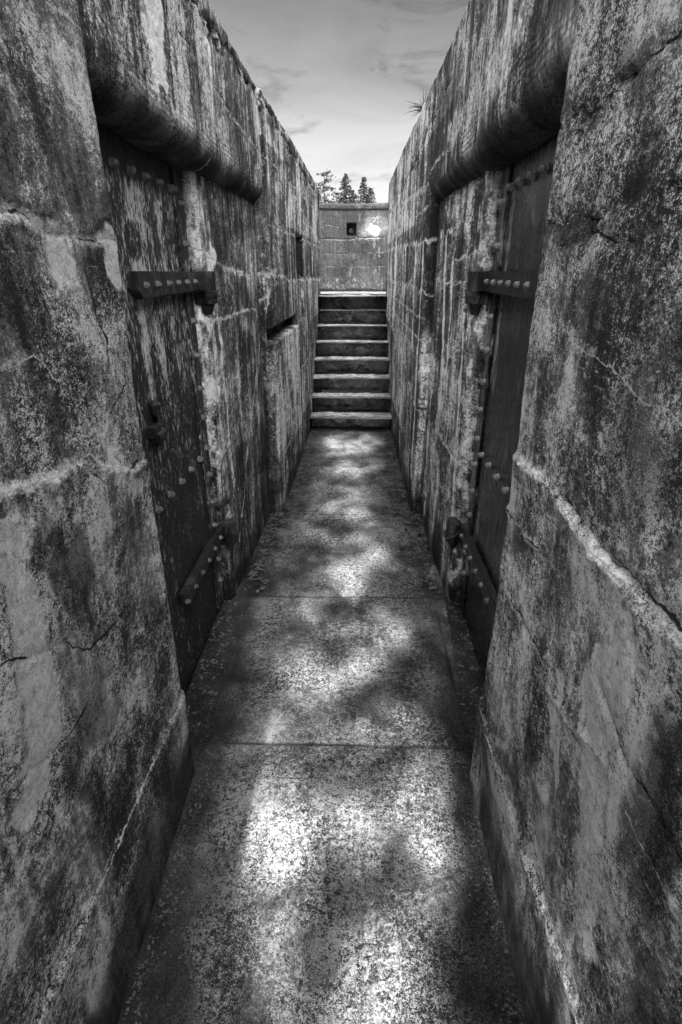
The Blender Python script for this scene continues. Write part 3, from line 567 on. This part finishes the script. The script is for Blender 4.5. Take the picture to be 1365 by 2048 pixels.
# ---------------------------------------------------------------- floor
def floor_part():
    y = np.concatenate([np.arange(-4, .35, .06), np.arange(.35, 2.9, .011), np.arange(2.9, 6.62, .016)]); x = np.arange(-.92, .82, .0115)
    X, Y = np.meshgrid(x, y, indexing='ij'); Z = .0025 * fbm(X * 2, Y * 2, 201, 3) + .001 * fbm(X * 14, Y * 14, 203, 3)
    m = np.zeros(X.shape); l = np.zeros(X.shape)
    for k, (y0, sl, x0, x1) in enumerate(((1.634, -.01, -.6, .5), (2.729, .0, -.7, .56), (3.914, .01, -.7, .6), (5.168, 0, -.6, .5), (.42, 0, -.6, .5))):
        g = np.exp(-((Y - y0 - sl * X - .004 * fbm(X * 8, X * 0, 210 + k, 2)) / .007) ** 2) * (X > x0) * (X < x1)
        Z -= .009 * g; m = np.maximum(m, g * .95)
    D, _ = pdist(X + .02 * fbm(X * 9, Y * 9, 220, 3), Y, [(-.24, 2.75), (-.18, 3.1), (-.16, 3.5), (-.17, 3.9)]); g = np.exp(-(D / .005) ** 2); Z -= .004 * g; m = np.maximum(m, g * .7)
    D, _ = pdist(X + .02 * fbm(X * 9, Y * 9, 221, 3), Y + .02 * fbm(X * 9, Y * 9, 222, 3), [(.2, 2.0), (.33, 1.95), (.46, 1.97)]); g = np.exp(-(D / .004) ** 2); Z -= .004 * g; m = np.maximum(m, g * .7)
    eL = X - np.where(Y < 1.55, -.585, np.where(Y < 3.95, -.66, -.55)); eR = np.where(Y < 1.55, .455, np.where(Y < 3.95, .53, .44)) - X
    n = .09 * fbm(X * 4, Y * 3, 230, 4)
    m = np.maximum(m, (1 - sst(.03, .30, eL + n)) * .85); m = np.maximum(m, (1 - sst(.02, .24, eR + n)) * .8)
    bl = fbm(X * 2.6, Y * 2.0, 233, 4); m = np.maximum(m, sst(.10, .55, bl) * .5)
    m = np.maximum(m, np.clip(sst(6.1, 6.5, Y + n), 0, 1) * .5)
    for k in range(46):
        px, py = random.uniform(-.45, .35), random.uniform(.7, 5.5); r = random.uniform(.004, .011); m = np.maximum(m, .9 * (1 - sst(r * .6, r * 1.3, np.hypot(X - px, Y - py)))) if r > .006 else m
    l = np.clip(.2 * sst(.05, .5, fbm(X * 3, Y * 2.2, 240, 4)) * sst(.12, .35, eL) * sst(.1, .3, eR), 0, 1)
    # raised sill line where the door recesses meet the passage
    for (xa, y0, y1) in ((-.60, 1.53, 2.62), (.47, 1.53, 2.62)):
        g = np.exp(-((X - xa) / .01) ** 2) * sst(y0, y0 + .02, Y) * (1 - sst(y1 - .02, y1, Y)); Z -= .007 * g; m = np.maximum(m, g * .9)
    P = np.stack([X, Y, Z], 2)
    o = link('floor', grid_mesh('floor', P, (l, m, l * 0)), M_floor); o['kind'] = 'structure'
floor_part()
def flat(name, quads, mat):
    me = bpy.data.meshes.new(name); V = []; F = []
    for q in quads: F.append(tuple(range(len(V), len(V) + len(q)))); V += list(q)
    me.from_pydata(V, [], F); me.update(); o = link(name, me, mat); o['kind'] = 'structure'; return o
g0, XO = 300, .53
flat('ground', [[(-g0, -g0, -.03), (g0, -g0, -.03), (g0, g0, -.03), (-g0, g0, -.03)],
    [(-g0, -4, 2.66), (-.64, -4, 2.66), (-.64, 8.3, 2.66), (-g0, 8.3, 2.66)], [(.51, -4, 2.70), (g0, -4, 2.70), (g0, 8.3, 2.70), (.51, 8.3, 2.70)],
    [(-g0, -4, -.03), (-.64, -4, -.03), (-.64, -4, 2.66), (-g0, -4, 2.66)], [(.51, -4, -.03), (g0, -4, -.03), (g0, -4, 2.70), (.51, -4, 2.70)],
    [(-g0, 10.2, 2.60), (g0, 10.2, 2.60), (g0, g0, 2.60), (-g0, g0, 2.60)], [(-g0, 8.3, 2.62), (-2.2, 8.3, 2.62), (-2.2, 10.2, 2.62), (-g0, 10.2, 2.62)], [(2.1, 8.3, 2.62), (g0, 8.3, 2.62), (g0, 10.2, 2.62), (2.1, 10.2, 2.62)]], M_earth)

# ---------------------------------------------------------------- stairs
stairs = thing('staircase', 'flight of eight stained concrete steps climbing between the trench walls to the end wall', 'stairs', (-.05, 6.53, 0))
RISE, GO, Y0 = .178, .28, 6.53
def step_fn(i):
    def f(U, Z, c):
        V = c['V']; zt = RISE * (i + 1); h = RISE * i
        s = 300 + i * 7.0
        d = .003 * fbm(U * 3, V * 6, s, 3) + .0025 * fbm(U * 13, V * 13, s + 1, 3)
        nose = np.exp(-((Z - zt + .02) / .018) ** 2) * (c['D'] < .03)
        d = d - .024 * nose * sst(.0, .5, fbm(U * 6, U * 0 + Z * 3, s + 2, 4))
        riser = (Z < zt - .03).astype(float)
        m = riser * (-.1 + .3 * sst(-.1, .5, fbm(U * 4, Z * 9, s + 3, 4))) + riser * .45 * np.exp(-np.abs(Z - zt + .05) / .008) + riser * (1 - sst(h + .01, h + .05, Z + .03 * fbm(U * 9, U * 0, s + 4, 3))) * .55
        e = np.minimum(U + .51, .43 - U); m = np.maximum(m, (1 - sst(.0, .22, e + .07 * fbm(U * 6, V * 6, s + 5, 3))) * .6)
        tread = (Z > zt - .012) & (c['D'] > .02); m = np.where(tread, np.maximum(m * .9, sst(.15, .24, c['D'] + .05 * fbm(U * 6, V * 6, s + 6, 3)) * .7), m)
        l = np.where(Z > zt - .03, .35, 0) * sst(.05, .25, e) + riser * .6 * sst(-.1, .4, fbm(U * 7, Z * 14, s + 7, 4)) * sst(.1, .3, e)
        return d, l, m, l * 0
    return f
for i in range(8):
    y = Y0 + GO * i; zt = RISE * (i + 1)
    dl = .32 if i < 7 else .6
    pr = [(.016, RISE * i - .02), (.016, zt - .05), (0, zt - .042), (0, zt, .014), (dl, zt)]
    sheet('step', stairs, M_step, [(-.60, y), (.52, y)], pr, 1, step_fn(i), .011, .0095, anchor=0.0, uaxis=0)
def f_land(U, Z, c): return .002 * fbm(c['X'] * 5, c['Y'] * 5, 400, 3), c['X'] * 0 + .1, c['X'] * 0 + .1, c['X'] * 0
X, Y = np.meshgrid(np.linspace(-2.1, 2.0, 60), np.linspace(8.95, 10.2, 24), indexing='ij')
o = link('gun_platform', grid_mesh('gun_platform', np.stack([X, Y, X * 0 + 1.42 + .002 * fbm(X * 5, Y * 5, 400, 3)], 2), (X * 0 + .15, X * 0 + .1, X * 0)), M_step); o['kind'] = 'structure'

# ---------------------------------------------------------------- iron doors
def box_bm(bm, c, s, bev=0.004):
    r = bmesh.ops.create_cube(bm, size=1.0, matrix=Matrix.Translation(c) @ Matrix.Diagonal((s[0], s[1], s[2], 1)))
    if bev:
        ed = list({e for v in r['verts'] for e in v.link_edges})
        bmesh.ops.bevel(bm, geom=ed, offset=bev, segments=2, profile=.6, affect='EDGES')
def cyl_bm(bm, c, r, h, seg=20, r2=None, axis='Z'):
    M = Matrix.Translation(c)
    if axis == 'X': M = M @ Matrix.Rotation(R(90), 4, 'Y')
    if axis == 'Y': M = M @ Matrix.Rotation(R(90), 4, 'X')
    bmesh.ops.create_cone(bm, cap_ends=True, segments=seg, radius1=r, radius2=r if r2 is None else r2, depth=h, matrix=M)
def bm_obj(name, bm, mat, parent, smooth=False):
    me = bpy.data.meshes.new(name); bm.to_mesh(me); bm.free()
    at = me.attributes.new('stain_light', 'FLOAT_COLOR', 'POINT')
    if smooth:
        for p in me.polygons: p.use_smooth = True
    return link(name, me, mat, parent)
def bolt_mesh(mat):
    bm = bmesh.new()                                   # round washer under a square nut that rises to a blunt point; axis +X
    cyl_bm(bm, (.003, 0, 0), .0180, .008, 18, .0165, 'X')
    cyl_bm(bm, (.012, 0, 0), .0165, .012, 6, .0160, 'X'); cyl_bm(bm, (.0215, 0, 0), .0150, .007, 10, .0105, 'X'); cyl_bm(bm, (.0275, 0, 0), .0105, .005, 10, .003, 'X')
    bmesh.ops.recalc_face_normals(bm, faces=bm.faces); me = bpy.data.meshes.new('bolt'); bm.to_mesh(me); bm.free(); me.attributes.new('stain_light', 'FLOAT_COLOR', 'POINT'); me.materials.append(mat); return me
M_bolt = iron('worn bolt iron', 0.05, 0.36, 0.05, 0.35, wear=.2); M_boltL = iron('rusty bolt iron', 0.035, 0.24, -0.02, 0.55)
B_R, B_L = bolt_mesh(M_bolt), bolt_mesh(M_boltL)
def bolt(parent, side, x, y, z, k=1.0):
    o = bpy.data.objects.new('bolt', B_L if side < 0 else B_R); COL.objects.link(o); o.parent = parent
    off = Vector((0, 0, 0)); p = parent
    while p is not None: off += p.location; p = p.parent
    o.location = Vector((x, y, z)) - off
    o.rotation_euler = (random.uniform(0, 1.0), 0, 0 if side < 0 else math.pi); o.scale = (k, k, k); return o

def door(side, xd, label, mp, mi):
    s = -side                                           # +1: the passage lies towards +x
    t = thing('iron_door', label, 'door', (xd, 2.1, 0))
    Y, Z = np.meshgrid(np.arange(1.45, 2.64, .0125), np.arange(.03, 2.2, .0125), indexing='ij')
    d = .004 * fbm(Y * 2.5, Z * 1.6, 501 + side, 3) + .0012 * fbm(Y * 14, Z * 10, 505 + side, 3)
    l = np.zeros(Y.shape); m = np.zeros(Y.shape)
    if side < 0:
        l = np.maximum(l, (sst(.8, 1.7, Z + .5 * fbm(Y * 4, Z * 2, 510, 3)) * (1 - sst(1.98, 2.06, Z))) * np.clip(.45 + .9 * fbm(Y * 9, Z * 1.6, 511, 3), 0, 1))
        D = np.hypot((Y - 2.02) / .085, (Z - 1.84) / .075); l = np.maximum(l, .9 * np.exp(-((D - 1) / .16) ** 2)); m = np.maximum(m, (1 - sst(.7, .95, D)) * .8)
        m = np.maximum(m, (1 - sst(.7, 1.7, Z + .3 * fbm(Y * 4, Z * 3, 512, 3))) * .35); m = np.maximum(m, sst(2.0, 2.1, Z) * .6)
        l = np.maximum(l, .45 * np.clip(fbm(Y * 6, Z * 2.5, 513, 4) + .1, 0, 1))
        l = np.maximum(l, strip(Y, Z, [(1.85, 1.25), (1.88, .9), (1.95, .6), (1.98, .45)], .05, 514, .75) * .8)
    else:
        l = np.maximum(l, strip(Y, Z, [(2.45, 2.0), (2.44, 1.7)], .06, 520, .5)); l = np.maximum(l, strip(Y, Z, [(2.3, 2.05), (2.1, 1.9)], .05, 521, .5))
        l = np.maximum(l, strip(Y, Z, [(2.44, 2.0), (2.43, 1.2), (2.42, .4)], .035, 522, .55)); m = np.maximum(m, .7 * sst(-.05, .3, fbm(Y * 3, Z * 1.5, 523, 3)))  # pale strips paint vertical sheen into the panel colour
    P = np.stack([xd + s * d, Y, Z], 2); Pb = P.copy(); 
    if s < 0: P = P[::-1]; l = l[::-1]; m = m[::-1]
    o = link('door_panel', grid_mesh('door_panel', P, (l, m, l * 0)), mp, t)
    md = o.modifiers.new('plate', 'SOLIDIFY'); md.thickness = .03; md.offset = -1
    ys = 2.572
    yy, zz = np.meshgrid(np.arange(2.515, 2.636, .012), np.arange(.04, 2.19, .0125), indexing='ij')
    dd = .0025 * fbm(yy * 6, zz * 2.5, 530 + side, 3); lm = np.clip((.35 if side < 0 else .5) * sst(-.1, .4, fbm(yy * 8, zz * 2.6, 531 + side, 3)), 0, 1)  # right plate lightened further, a painted sheen beside the bolts
    P = np.stack([xd + s * (.009 + dd), yy, zz], 2)
    if s < 0: P = P[::-1]; lm = lm[::-1]
    o = link('edge_plate', grid_mesh('edge_plate', P, (lm, lm * 0, lm * 0)), mp, t); md = o.modifiers.new('plate', 'SOLIDIFY'); md.thickness = .012; md.offset = -1
    for z in ((2.00, 1.85, 1.54, 1.39, 1.24, 1.10, .95, .81, .66, .53, .33, .2) if side < 0 else (2.0, 1.84, 1.56, 1.42, 1.28, 1.15, 1.01, .88, .74, .61, .40, .27)): bolt(t, side, xd + s * .010, ys if side < 0 else ys - .02, z, .85)
    for y in (2.47, 2.33, 2.19, 2.05, 1.91, 1.77): bolt(t, side, xd + s * .001, y, 2.045, .88)
    for y in (2.47, 2.32, 2.17, 2.02, 1.87, 1.72): bolt(t, side, xd + s * .001, y, .925 if side < 0 else .955, .88)
    for k, (zc, h, y0) in enumerate(((1.703, .088, 1.905 if side < 0 else 1.5), (.455 if side < 0 else .48, .075, 1.96 if side < 0 else 1.5))):
        bm = bmesh.new(); xs = xd + s * .020
        if side < 0:
            v = [(y0, zc + h / 2), (2.66, zc + h / 2 - .004), (2.66, zc - h / 2 + .004), (y0 + .03, zc - h / 2), (y0, zc - h / 2 + .025)]
        else: v = [(y0, zc + h / 2), (2.66, zc + h / 2 - .002), (2.66, zc - h / 2 + .002), (y0, zc - h / 2)]
        a = [bm.verts.new((xs - .017, p[0], p[1])) for p in v]; b = [bm.verts.new((xs + .017, p[0], p[1])) for p in v]
        bm.faces.new(a); bm.faces.new(b[::-1])
        for i in range(len(v)): bm.faces.new((a[i], a[(i + 1) % len(v)], b[(i + 1) % len(v)], b[i]))
        bmesh.ops.recalc_face_normals(bm, faces=bm.faces); bmesh.ops.bevel(bm, geom=list(bm.edges), offset=.005, segments=2, affect='EDGES')
        st = bm_obj('strap_hinge', bm, mi, t)
        ss = s * .037
        for j in range(6): bolt(st, side, xd + ss - s * .004, 2.575 - j * .122, zc, 0.72)
        # knuckle rolled round the pin, and the pintle block it sits on
        bm = bmesh.new(); yk = 2.705; xk = xd + s * .062
        cyl_bm(bm, (xk, yk, zc), .037, h - .004, 24); box_bm(bm, (xd + s * .045, 2.668, zc), (.04, .05, h - .006), .004)
        bm_obj('hinge_knuckle', bm, mi, st, False)
        bm = bmesh.new(); zb = zc - h / 2
        cyl_bm(bm, (xk, yk, zb - .012), .044, .022, 24); cyl_bm(bm, (xk, yk, zb - .037), .040, .028, 24)
        box_bm(bm, (xk - s * .03, yk + .005, zb - .03), (.06, .075, .05), .006)
        cyl_bm(bm, (xk - s * .01, yk, zb - .075), .02, .05, 16, .036)
        bm_obj('hinge_pintle', bm, mi, t, False)
    return t
dl = door(-1, -.742, 'iron door in the left wall, its pale paint peeling in streaks above a rusty latch', M_doorL, M_ironL)
dr = door(1, .607, 'glossy black riveted iron door in the right wall, hinged on long bolted straps', M_doorR, M_iron)
# latch on the left door
bm = bmesh.new()
box_bm(bm, (-.742, 1.93, 1.24), (.02, .10, .19), .004); box_bm(bm, (-.715, 1.905, 1.215), (.05, .09, .05), .006)
cyl_bm(bm, (-.70, 1.93, 1.185), .026, .10, 16, None, 'Y'); cyl_bm(bm, (-.712, 1.955, 1.30), .022, .05, 14, .030); cyl_bm(bm, (-.712, 1.955, 1.332), .030, .02, 14, .010)
cyl_bm(bm, (-.72, 1.975, 1.145), .02, .035, 14, .012); box_bm(bm, (-.728, 1.985, 1.235), (.03, .022, .10), .006)
bmesh.ops.scale(bm, vec=(.75, .8, .8), verts=bm.verts, space=Matrix.Translation((.752, -1.915, -1.235)))
bm_obj('latch', bm, M_ironL, dl)

def wire(name, pts, r, mat, label, cat):
    cu = bpy.data.curves.new(name, 'CURVE'); cu.dimensions = '3D'; cu.bevel_depth = r; cu.bevel_resolution = 2
    sp = cu.splines.new('NURBS'); sp.points.add(len(pts) - 1); sp.use_endpoint_u = True; sp.order_u = 3
    for p, q in zip(sp.points, pts): p.co = (*q, 1)
    tmp = bpy.data.objects.new(name, cu); COL.objects.link(tmp); bpy.context.view_layer.update()
    me = bpy.data.meshes.new_from_object(tmp.evaluated_get(bpy.context.evaluated_depsgraph_get())); bpy.data.objects.remove(tmp); me.name = name
    me.materials.clear(); o = link(name, me, mat); tag(o, label, cat); return o
wire('wire', [(-.69, 2.655, .62), (-.690, 2.66, .78), (-.682, 2.70, .86), (-.666, 2.80, .885), (-.656, 2.98, .885)], .0032, M_wire, 'thin bent wire stapled to the pale left door pier just above the lower hinge', 'wire')
wire('wire', [(.545, 2.92, .53), (.495, 2.82, .45), (.50, 2.71, .40), (.53, 2.64, .43), (.56, 2.60, .49)], .006, M_wire, 'rusty wire loop hanging at the lower hinge of the black door', 'wire')
wire('twig', [(-.35, 3.75, .012), (-.28, 4.0, .02), (-.18, 4.2, .02), (-.02, 4.35, .012)], .003, M_bark, 'long thin dead twig lying across the floor near the left pier', 'twig')

# ---------------------------------------------------------------- grass tuft on the right rim
bm = bmesh.new()
for k in range(34):
    a = random.uniform(0, 6.28); ln = random.uniform(.07, .19); b0 = Vector((.475 + random.uniform(-.015, .015), 4.68 + random.uniform(-.03, .03), 2.78))
    dv = Vector((math.cos(a) * .6 - .55, math.sin(a) * .5 - .1, random.uniform(.0, 1.0))).normalized()
    sd_ = dv.cross(Vector((0, 1, .3))).normalized() * .0035; prev = None
    for j in range(4):
        f = j / 3; p = b0 + dv * ln * f + Vector((0, 0, -.05 * f * f)); wv = sd_ * (1 - f * .9)
        cur = (bm.verts.new(p - wv), bm.verts.new(p + wv))
        if prev: bm.faces.new((prev[0], prev[1], cur[1], cur[0]))
        prev = cur
tuft = bm_obj('grass_tuft', bm, M_grass, None); tag(tuft, 'small spiky grass tuft sprouting over the rim of the right wall', 'grass tuft')

# ---------------------------------------------------------------- dead leaves along the wall feet
bm = bmesh.new()
def litter(x, y, z, r):
    a = random.uniform(0, 6.28); c, s_ = math.cos(a), math.sin(a); t1, t2 = random.uniform(-.5, .5), random.uniform(-.5, .5)
    shape = ((-1, 0), (-.45, .42), (.2, .5), (1, 0), (.25, -.45), (-.5, -.4)); vs = []
    for (p, q) in shape: vs.append(bm.verts.new((x + (p * c - q * s_) * r, y + (p * s_ + q * c) * r, z + .004 + abs(p * t1 + q * t2) * r * .6 + .25 * r * q * q)))
    bm.faces.new(vs)
for k in range(2600):
    left_side = random.random() < .55
    y = 2.75 + 3.72 * random.random() ** .8
    e = abs(random.gauss(0, .075))
    x = (-.655 if y < 3.9 else -.555 + (y - 4) * .017) + .012 + e if left_side else (.53 if y < 3.9 else .448) - .012 - e
    litter(x, y, random.uniform(0, .016), random.uniform(.006, .024))
for k in range(220): litter(random.uniform(-.5, .42), 6.5 - abs(random.gauss(0, .12)), random.uniform(0, .01), random.uniform(.007, .02))
for k in range(320):
    s_ = random.choice((-1, 1)); x = random.uniform(-.74, -.6) if s_ < 0 else random.uniform(.48, .62); litter(x, random.uniform(1.7, 2.66), 0, random.uniform(.006, .016))
for i in range(8):
    for k in range(26): 
        x = random.choice((-.50 + abs(random.gauss(0, .07)), .42 - abs(random.gauss(0, .07)))); litter(x, Y0 + GO * i + random.uniform(.12, .26), RISE * (i + 1), random.uniform(.006, .014))
for k in range(900):
    s_ = random.choice((-1, 1)); e = abs(random.gauss(0, .04)); litter(-.575 + e if s_ < 0 else .445 - e, random.uniform(.6, 1.6), 0, random.uniform(.0015, .007))
for k in range(500): litter(random.uniform(-.5, .4), random.uniform(.6, 6), 0, random.uniform(.0015, .0045))
for k in range(60): litter(random.uniform(-.4, .35), random.uniform(.8, 5), 0, random.uniform(.003, .007))
lit = bm_obj('dead_leaves', bm, M_dead, None); lit['label'] = 'dead leaves and dirt drifted along the foot of both walls'; lit['category'] = 'leaf litter'; lit['kind'] = 'stuff'

# ---------------------------------------------------------------- conifers beyond the end wall
def tube_bm(bm, a, b, r0, r1, seg=6):
    a, b = Vector(a), Vector(b); ax = (b - a).normalized(); s_ = ax.orthogonal().normalized(); t = ax.cross(s_)
    A = [bm.verts.new(a + (s_ * math.cos(k * 6.2832 / seg) + t * math.sin(k * 6.2832 / seg)) * r0) for k in range(seg)]
    B = [bm.verts.new(b + (s_ * math.cos(k * 6.2832 / seg) + t * math.sin(k * 6.2832 / seg)) * r1) for k in range(seg)]
    for k in range(seg): bm.faces.new((A[k], A[(k + 1) % seg], B[(k + 1) % seg], B[k]))
def conifer(x, y, zt, wmax, label, kind, seed):
    rs = random.Random(seed); z0 = 2.6; t = thing('conifer_tree', label, 'tree', (x, y, z0), 'conifers beyond the end wall')
    bm = bmesh.new(); tube_bm(bm, (x, y, z0), (x + rs.uniform(-.1, .1), y, zt - .1), .24, .03, 8); H = zt - z0
    crown = bmesh.new()
    z = zt - .05
    def spray(p, r):
        for q in range(3):
            dv = Vector((rs.uniform(-1, 1), rs.uniform(-1, 1), rs.uniform(-.7, .5))).normalized(); s_ = dv.cross(Vector((rs.uniform(-1, 1), rs.uniform(-1, 1), rs.uniform(-1, 1)))).normalized()
            L_ = r * rs.uniform(.7, 1.3); w_ = r * .32
            vs = [crown.verts.new(p - dv * L_ * .4 - s_ * w_ * .6), crown.verts.new(p + dv * L_ * .6 - s_ * w_ * .2), crown.verts.new(p + dv * L_ * .8), crown.verts.new(p + dv * L_ * .3 + s_ * w_)]
            crown.faces.new(vs)
    while z > z0 + 1.0:
        f = (zt - z) / (zt - 8.5)
        wd = wmax * (min(f, 1.15) ** .8 if kind == 'spruce' else min(1, .35 + .7 * f))
        n = 5 if kind == 'spruce' else 4
        if zt - z > 10: n = 3
        for k in range(n):
            a = rs.uniform(0, 6.2832); l = wd * rs.uniform(.45, 1.1) + .12
            if kind == 'pine' and rs.random() < .2: continue
            drop = -.25 if kind == 'spruce' else rs.uniform(-.35, .15)
            tip = Vector((x + math.cos(a) * l, y + math.sin(a) * l, z + drop * l)); p0 = Vector((x, y, z))
            tube_bm(bm, p0, tip, .035, .01, 4)
            m = max(2, int(l / .2))
            for j in range(m):
                g = (j + 1) / m; 
                if kind == 'pine' and g < .35: continue
                p = p0.lerp(tip, g); sp = .10 + .16 * l * (1.1 - g) if kind == 'spruce' else .22
                for q in range(3 if kind == 'spruce' else 4): spray(p + Vector((rs.gauss(0, sp), rs.gauss(0, sp), rs.gauss(0, .07 if kind == 'spruce' else .11))), .25)
        z -= (.24 if kind == 'spruce' else .42) * (1 + .5 * f)
    if kind == 'spruce':
        for j in range(8): spray(Vector((x, y, zt - .06 * j)), .16)
    bm_obj('trunk', bm, M_bark, t); bm_obj('crown', crown, M_needle, t)
YT = 88.0
conifer(-4.45, YT, 14.2, 2.4, 'ragged pine with bare trunk and open clumps, leftmost tree above the end wall', 'pine', 4)
conifer(-1.52, YT + 1, 14.0, 2.3, 'slim pointed spruce, the middle one of three trees above the end wall', 'spruce', 5)
conifer(.98, YT, 13.4, 2.0, 'dense bushy spruce, third tree from the left above the end wall', 'spruce', 6)
conifer(2.0, YT + 3, 12.45, 1.6, 'lower spruce leaning against the right flank of the bushy one', 'spruce', 8)
conifer(-.55, YT + 4, 12.35, 1.5, 'low spruce filling the gap between the two pointed trees', 'spruce', 9)
conifer(-5.5, YT + 2, 12.1, 1.0, 'low dark conifer half hidden by the rim of the left wall', 'spruce', 10)
conifer(5.35, YT, 11.95, .9, 'low conifer just showing beside the rim of the right wall', 'pine', 12)
conifer(-2.85, YT + 6, 12.2, 1.3, 'small conifer between the ragged pine and the slim spruce', 'pine', 13)

# ---------------------------------------------------------------- broadleaf trees out of view on the bank, crowns cut to dapple the passage
FLOOR_SUN = [(-.22, 1.12, .12, .20), (-.17, .95, .09, .2), (-.38, 1.15, .06, .2), (.3, 1.2, .06, .2), (-.02, 1.33, .26, .05), (.17, 1.17, .09, .13), (.23, 1.42, .06, .12), (-.33, 1.4, .08, .09), (-.12, 2.10, .13, .15), (-.2, 1.9, .1, .08), (.02, 1.69, .14, .05), (.2, 1.78, .07, .06), (-.3, 1.72, .07, .05),
             (-.03, 2.5, .2, .09), (-.05, 2.72, .16, .12), (.2, 2.35, .06, .09), (-.04, 3.0, .12, .1), (-.05, 3.45, .14, .14), (.14, 3.2, .06, .1), (-.05, 3.9, .12, .1), (-.06, 4.3, .16, .22), (-.06, 5.0, .2, .2), (-.05, 5.8, .25, .4), (.06, .8, .08, .06)]
RIGHT_SUN = [(.9, .78, 2.2, .55), (3.7, 1.3, 1.8, .5), (6.7, 1.4, 1.8, .6)]
END_SUN = [(.30, 2.38, .24, .17)]
def in_sun(p):
    """which leaf positions (n, 3) stand between the sun and one of the sunlit patches"""
    d = np.array(sun_dir)
    tf = -p[:, 2] / d[2]; fx, fy = p[:, 0] + d[0] * tf, p[:, 1] + d[1] * tf
    tr = (.455 - p[:, 0]) / d[0]; ry, rz = p[:, 1] + d[1] * tr, p[:, 2] + d[2] * tr
    te = (9.85 - p[:, 1]) / d[1]; ex, ez = p[:, 0] + d[0] * te, p[:, 2] + d[2] * te
    def inside(a, b, L_, s, am, mg):
        f = np.full(a.shape, -9.0)
        for (x, y, rx, ry_) in L_: f = np.maximum(f, 1 - np.sqrt(((a - x) / (rx + mg)) ** 2 + ((b - y) / (ry_ + mg)) ** 2))
        return f + am * fbm(a * 8, b * 6, s, 4) > 0
    r = inside(fx, fy, FLOOR_SUN, 601, 1.0, .12)
    r |= (tr > 0) & (rz > 0) & inside(ry, rz, RIGHT_SUN, 602, .25, .03)
    r |= inside(ex, ez, END_SUN, 603, .3, .035)
    return r
def broadleaf(land_y, zc, rad, bx, by, n, label, seed):
    rs = random.Random(seed); sdist = zc / -sun_dir.z
    c = Vector((0, land_y, 0)) - sun_dir * sdist
    t = thing('shade_tree', label, 'tree', (bx, by, 2.65), 'broadleaf trees on the bank')
    bm = bmesh.new(); tip = Vector((c.x + (bx - c.x) * .5, c.y, c.z - rad * .3)); tube_bm(bm, (bx, by, 2.6), tip, .2, .1, 10)
    for k in range(14):
        a = rs.uniform(0, 6.28); e = tip + Vector((math.cos(a), math.sin(a), rs.uniform(-.1, 1.1))) * rad * .6
        tube_bm(bm, tip, e, .05, .012, 5)
    bm_obj('trunk', bm, M_bark, t)
    rg = np.random.RandomState(seed)
    q = rg.normal(size=(n, 3)); q /= np.linalg.norm(q, axis=1, keepdims=True); q *= rg.rand(n, 1) ** .4
    p = np.array(c) + q * np.array([rad * .55, rad, rad * .8])
    p = p[~in_sun(p)]; m = len(p)  # leaves removed so the gaps throw sun on the listed patches
    dv = rg.normal(size=(m, 3)); sd3 = np.array(sun_dir); dv /= np.linalg.norm(dv, axis=1, keepdims=True)
    s_ = np.where(rg.rand(m, 1) < .6, np.cross(dv, sd3), np.cross(dv, rg.normal(size=(m, 3)))); s_ /= np.linalg.norm(s_, axis=1, keepdims=True)
    L_ = rg.uniform(.07, .12, (m, 1)); W_ = L_ * .6
    V = np.stack([p - dv * L_, p - s_ * W_, p + dv * L_, p + s_ * W_], 1).reshape(-1, 3)
    F = np.arange(m * 4).reshape(-1, 4)
    me = bpy.data.meshes.new('crown'); me.from_pydata(V.tolist(), [], F.tolist()); me.update(); link('crown', me, M_leaf, t)
broadleaf(1.2, 9.0, 3.0, -4.2, -11.5, 11000, 'leafy broadleaf tree on the left bank behind the viewer', 21)
broadleaf(12.9, 9.0, 2.4, -3.6, 1.0, 6000, 'smaller unseen leafy tree over the left wall, shading the end wall', 23)  # added to put the end wall in shade
broadleaf(7.0, 9.5, 3.3, 3.9, -7.0, 14000, 'leafy broadleaf tree on the right bank behind the viewer', 22)
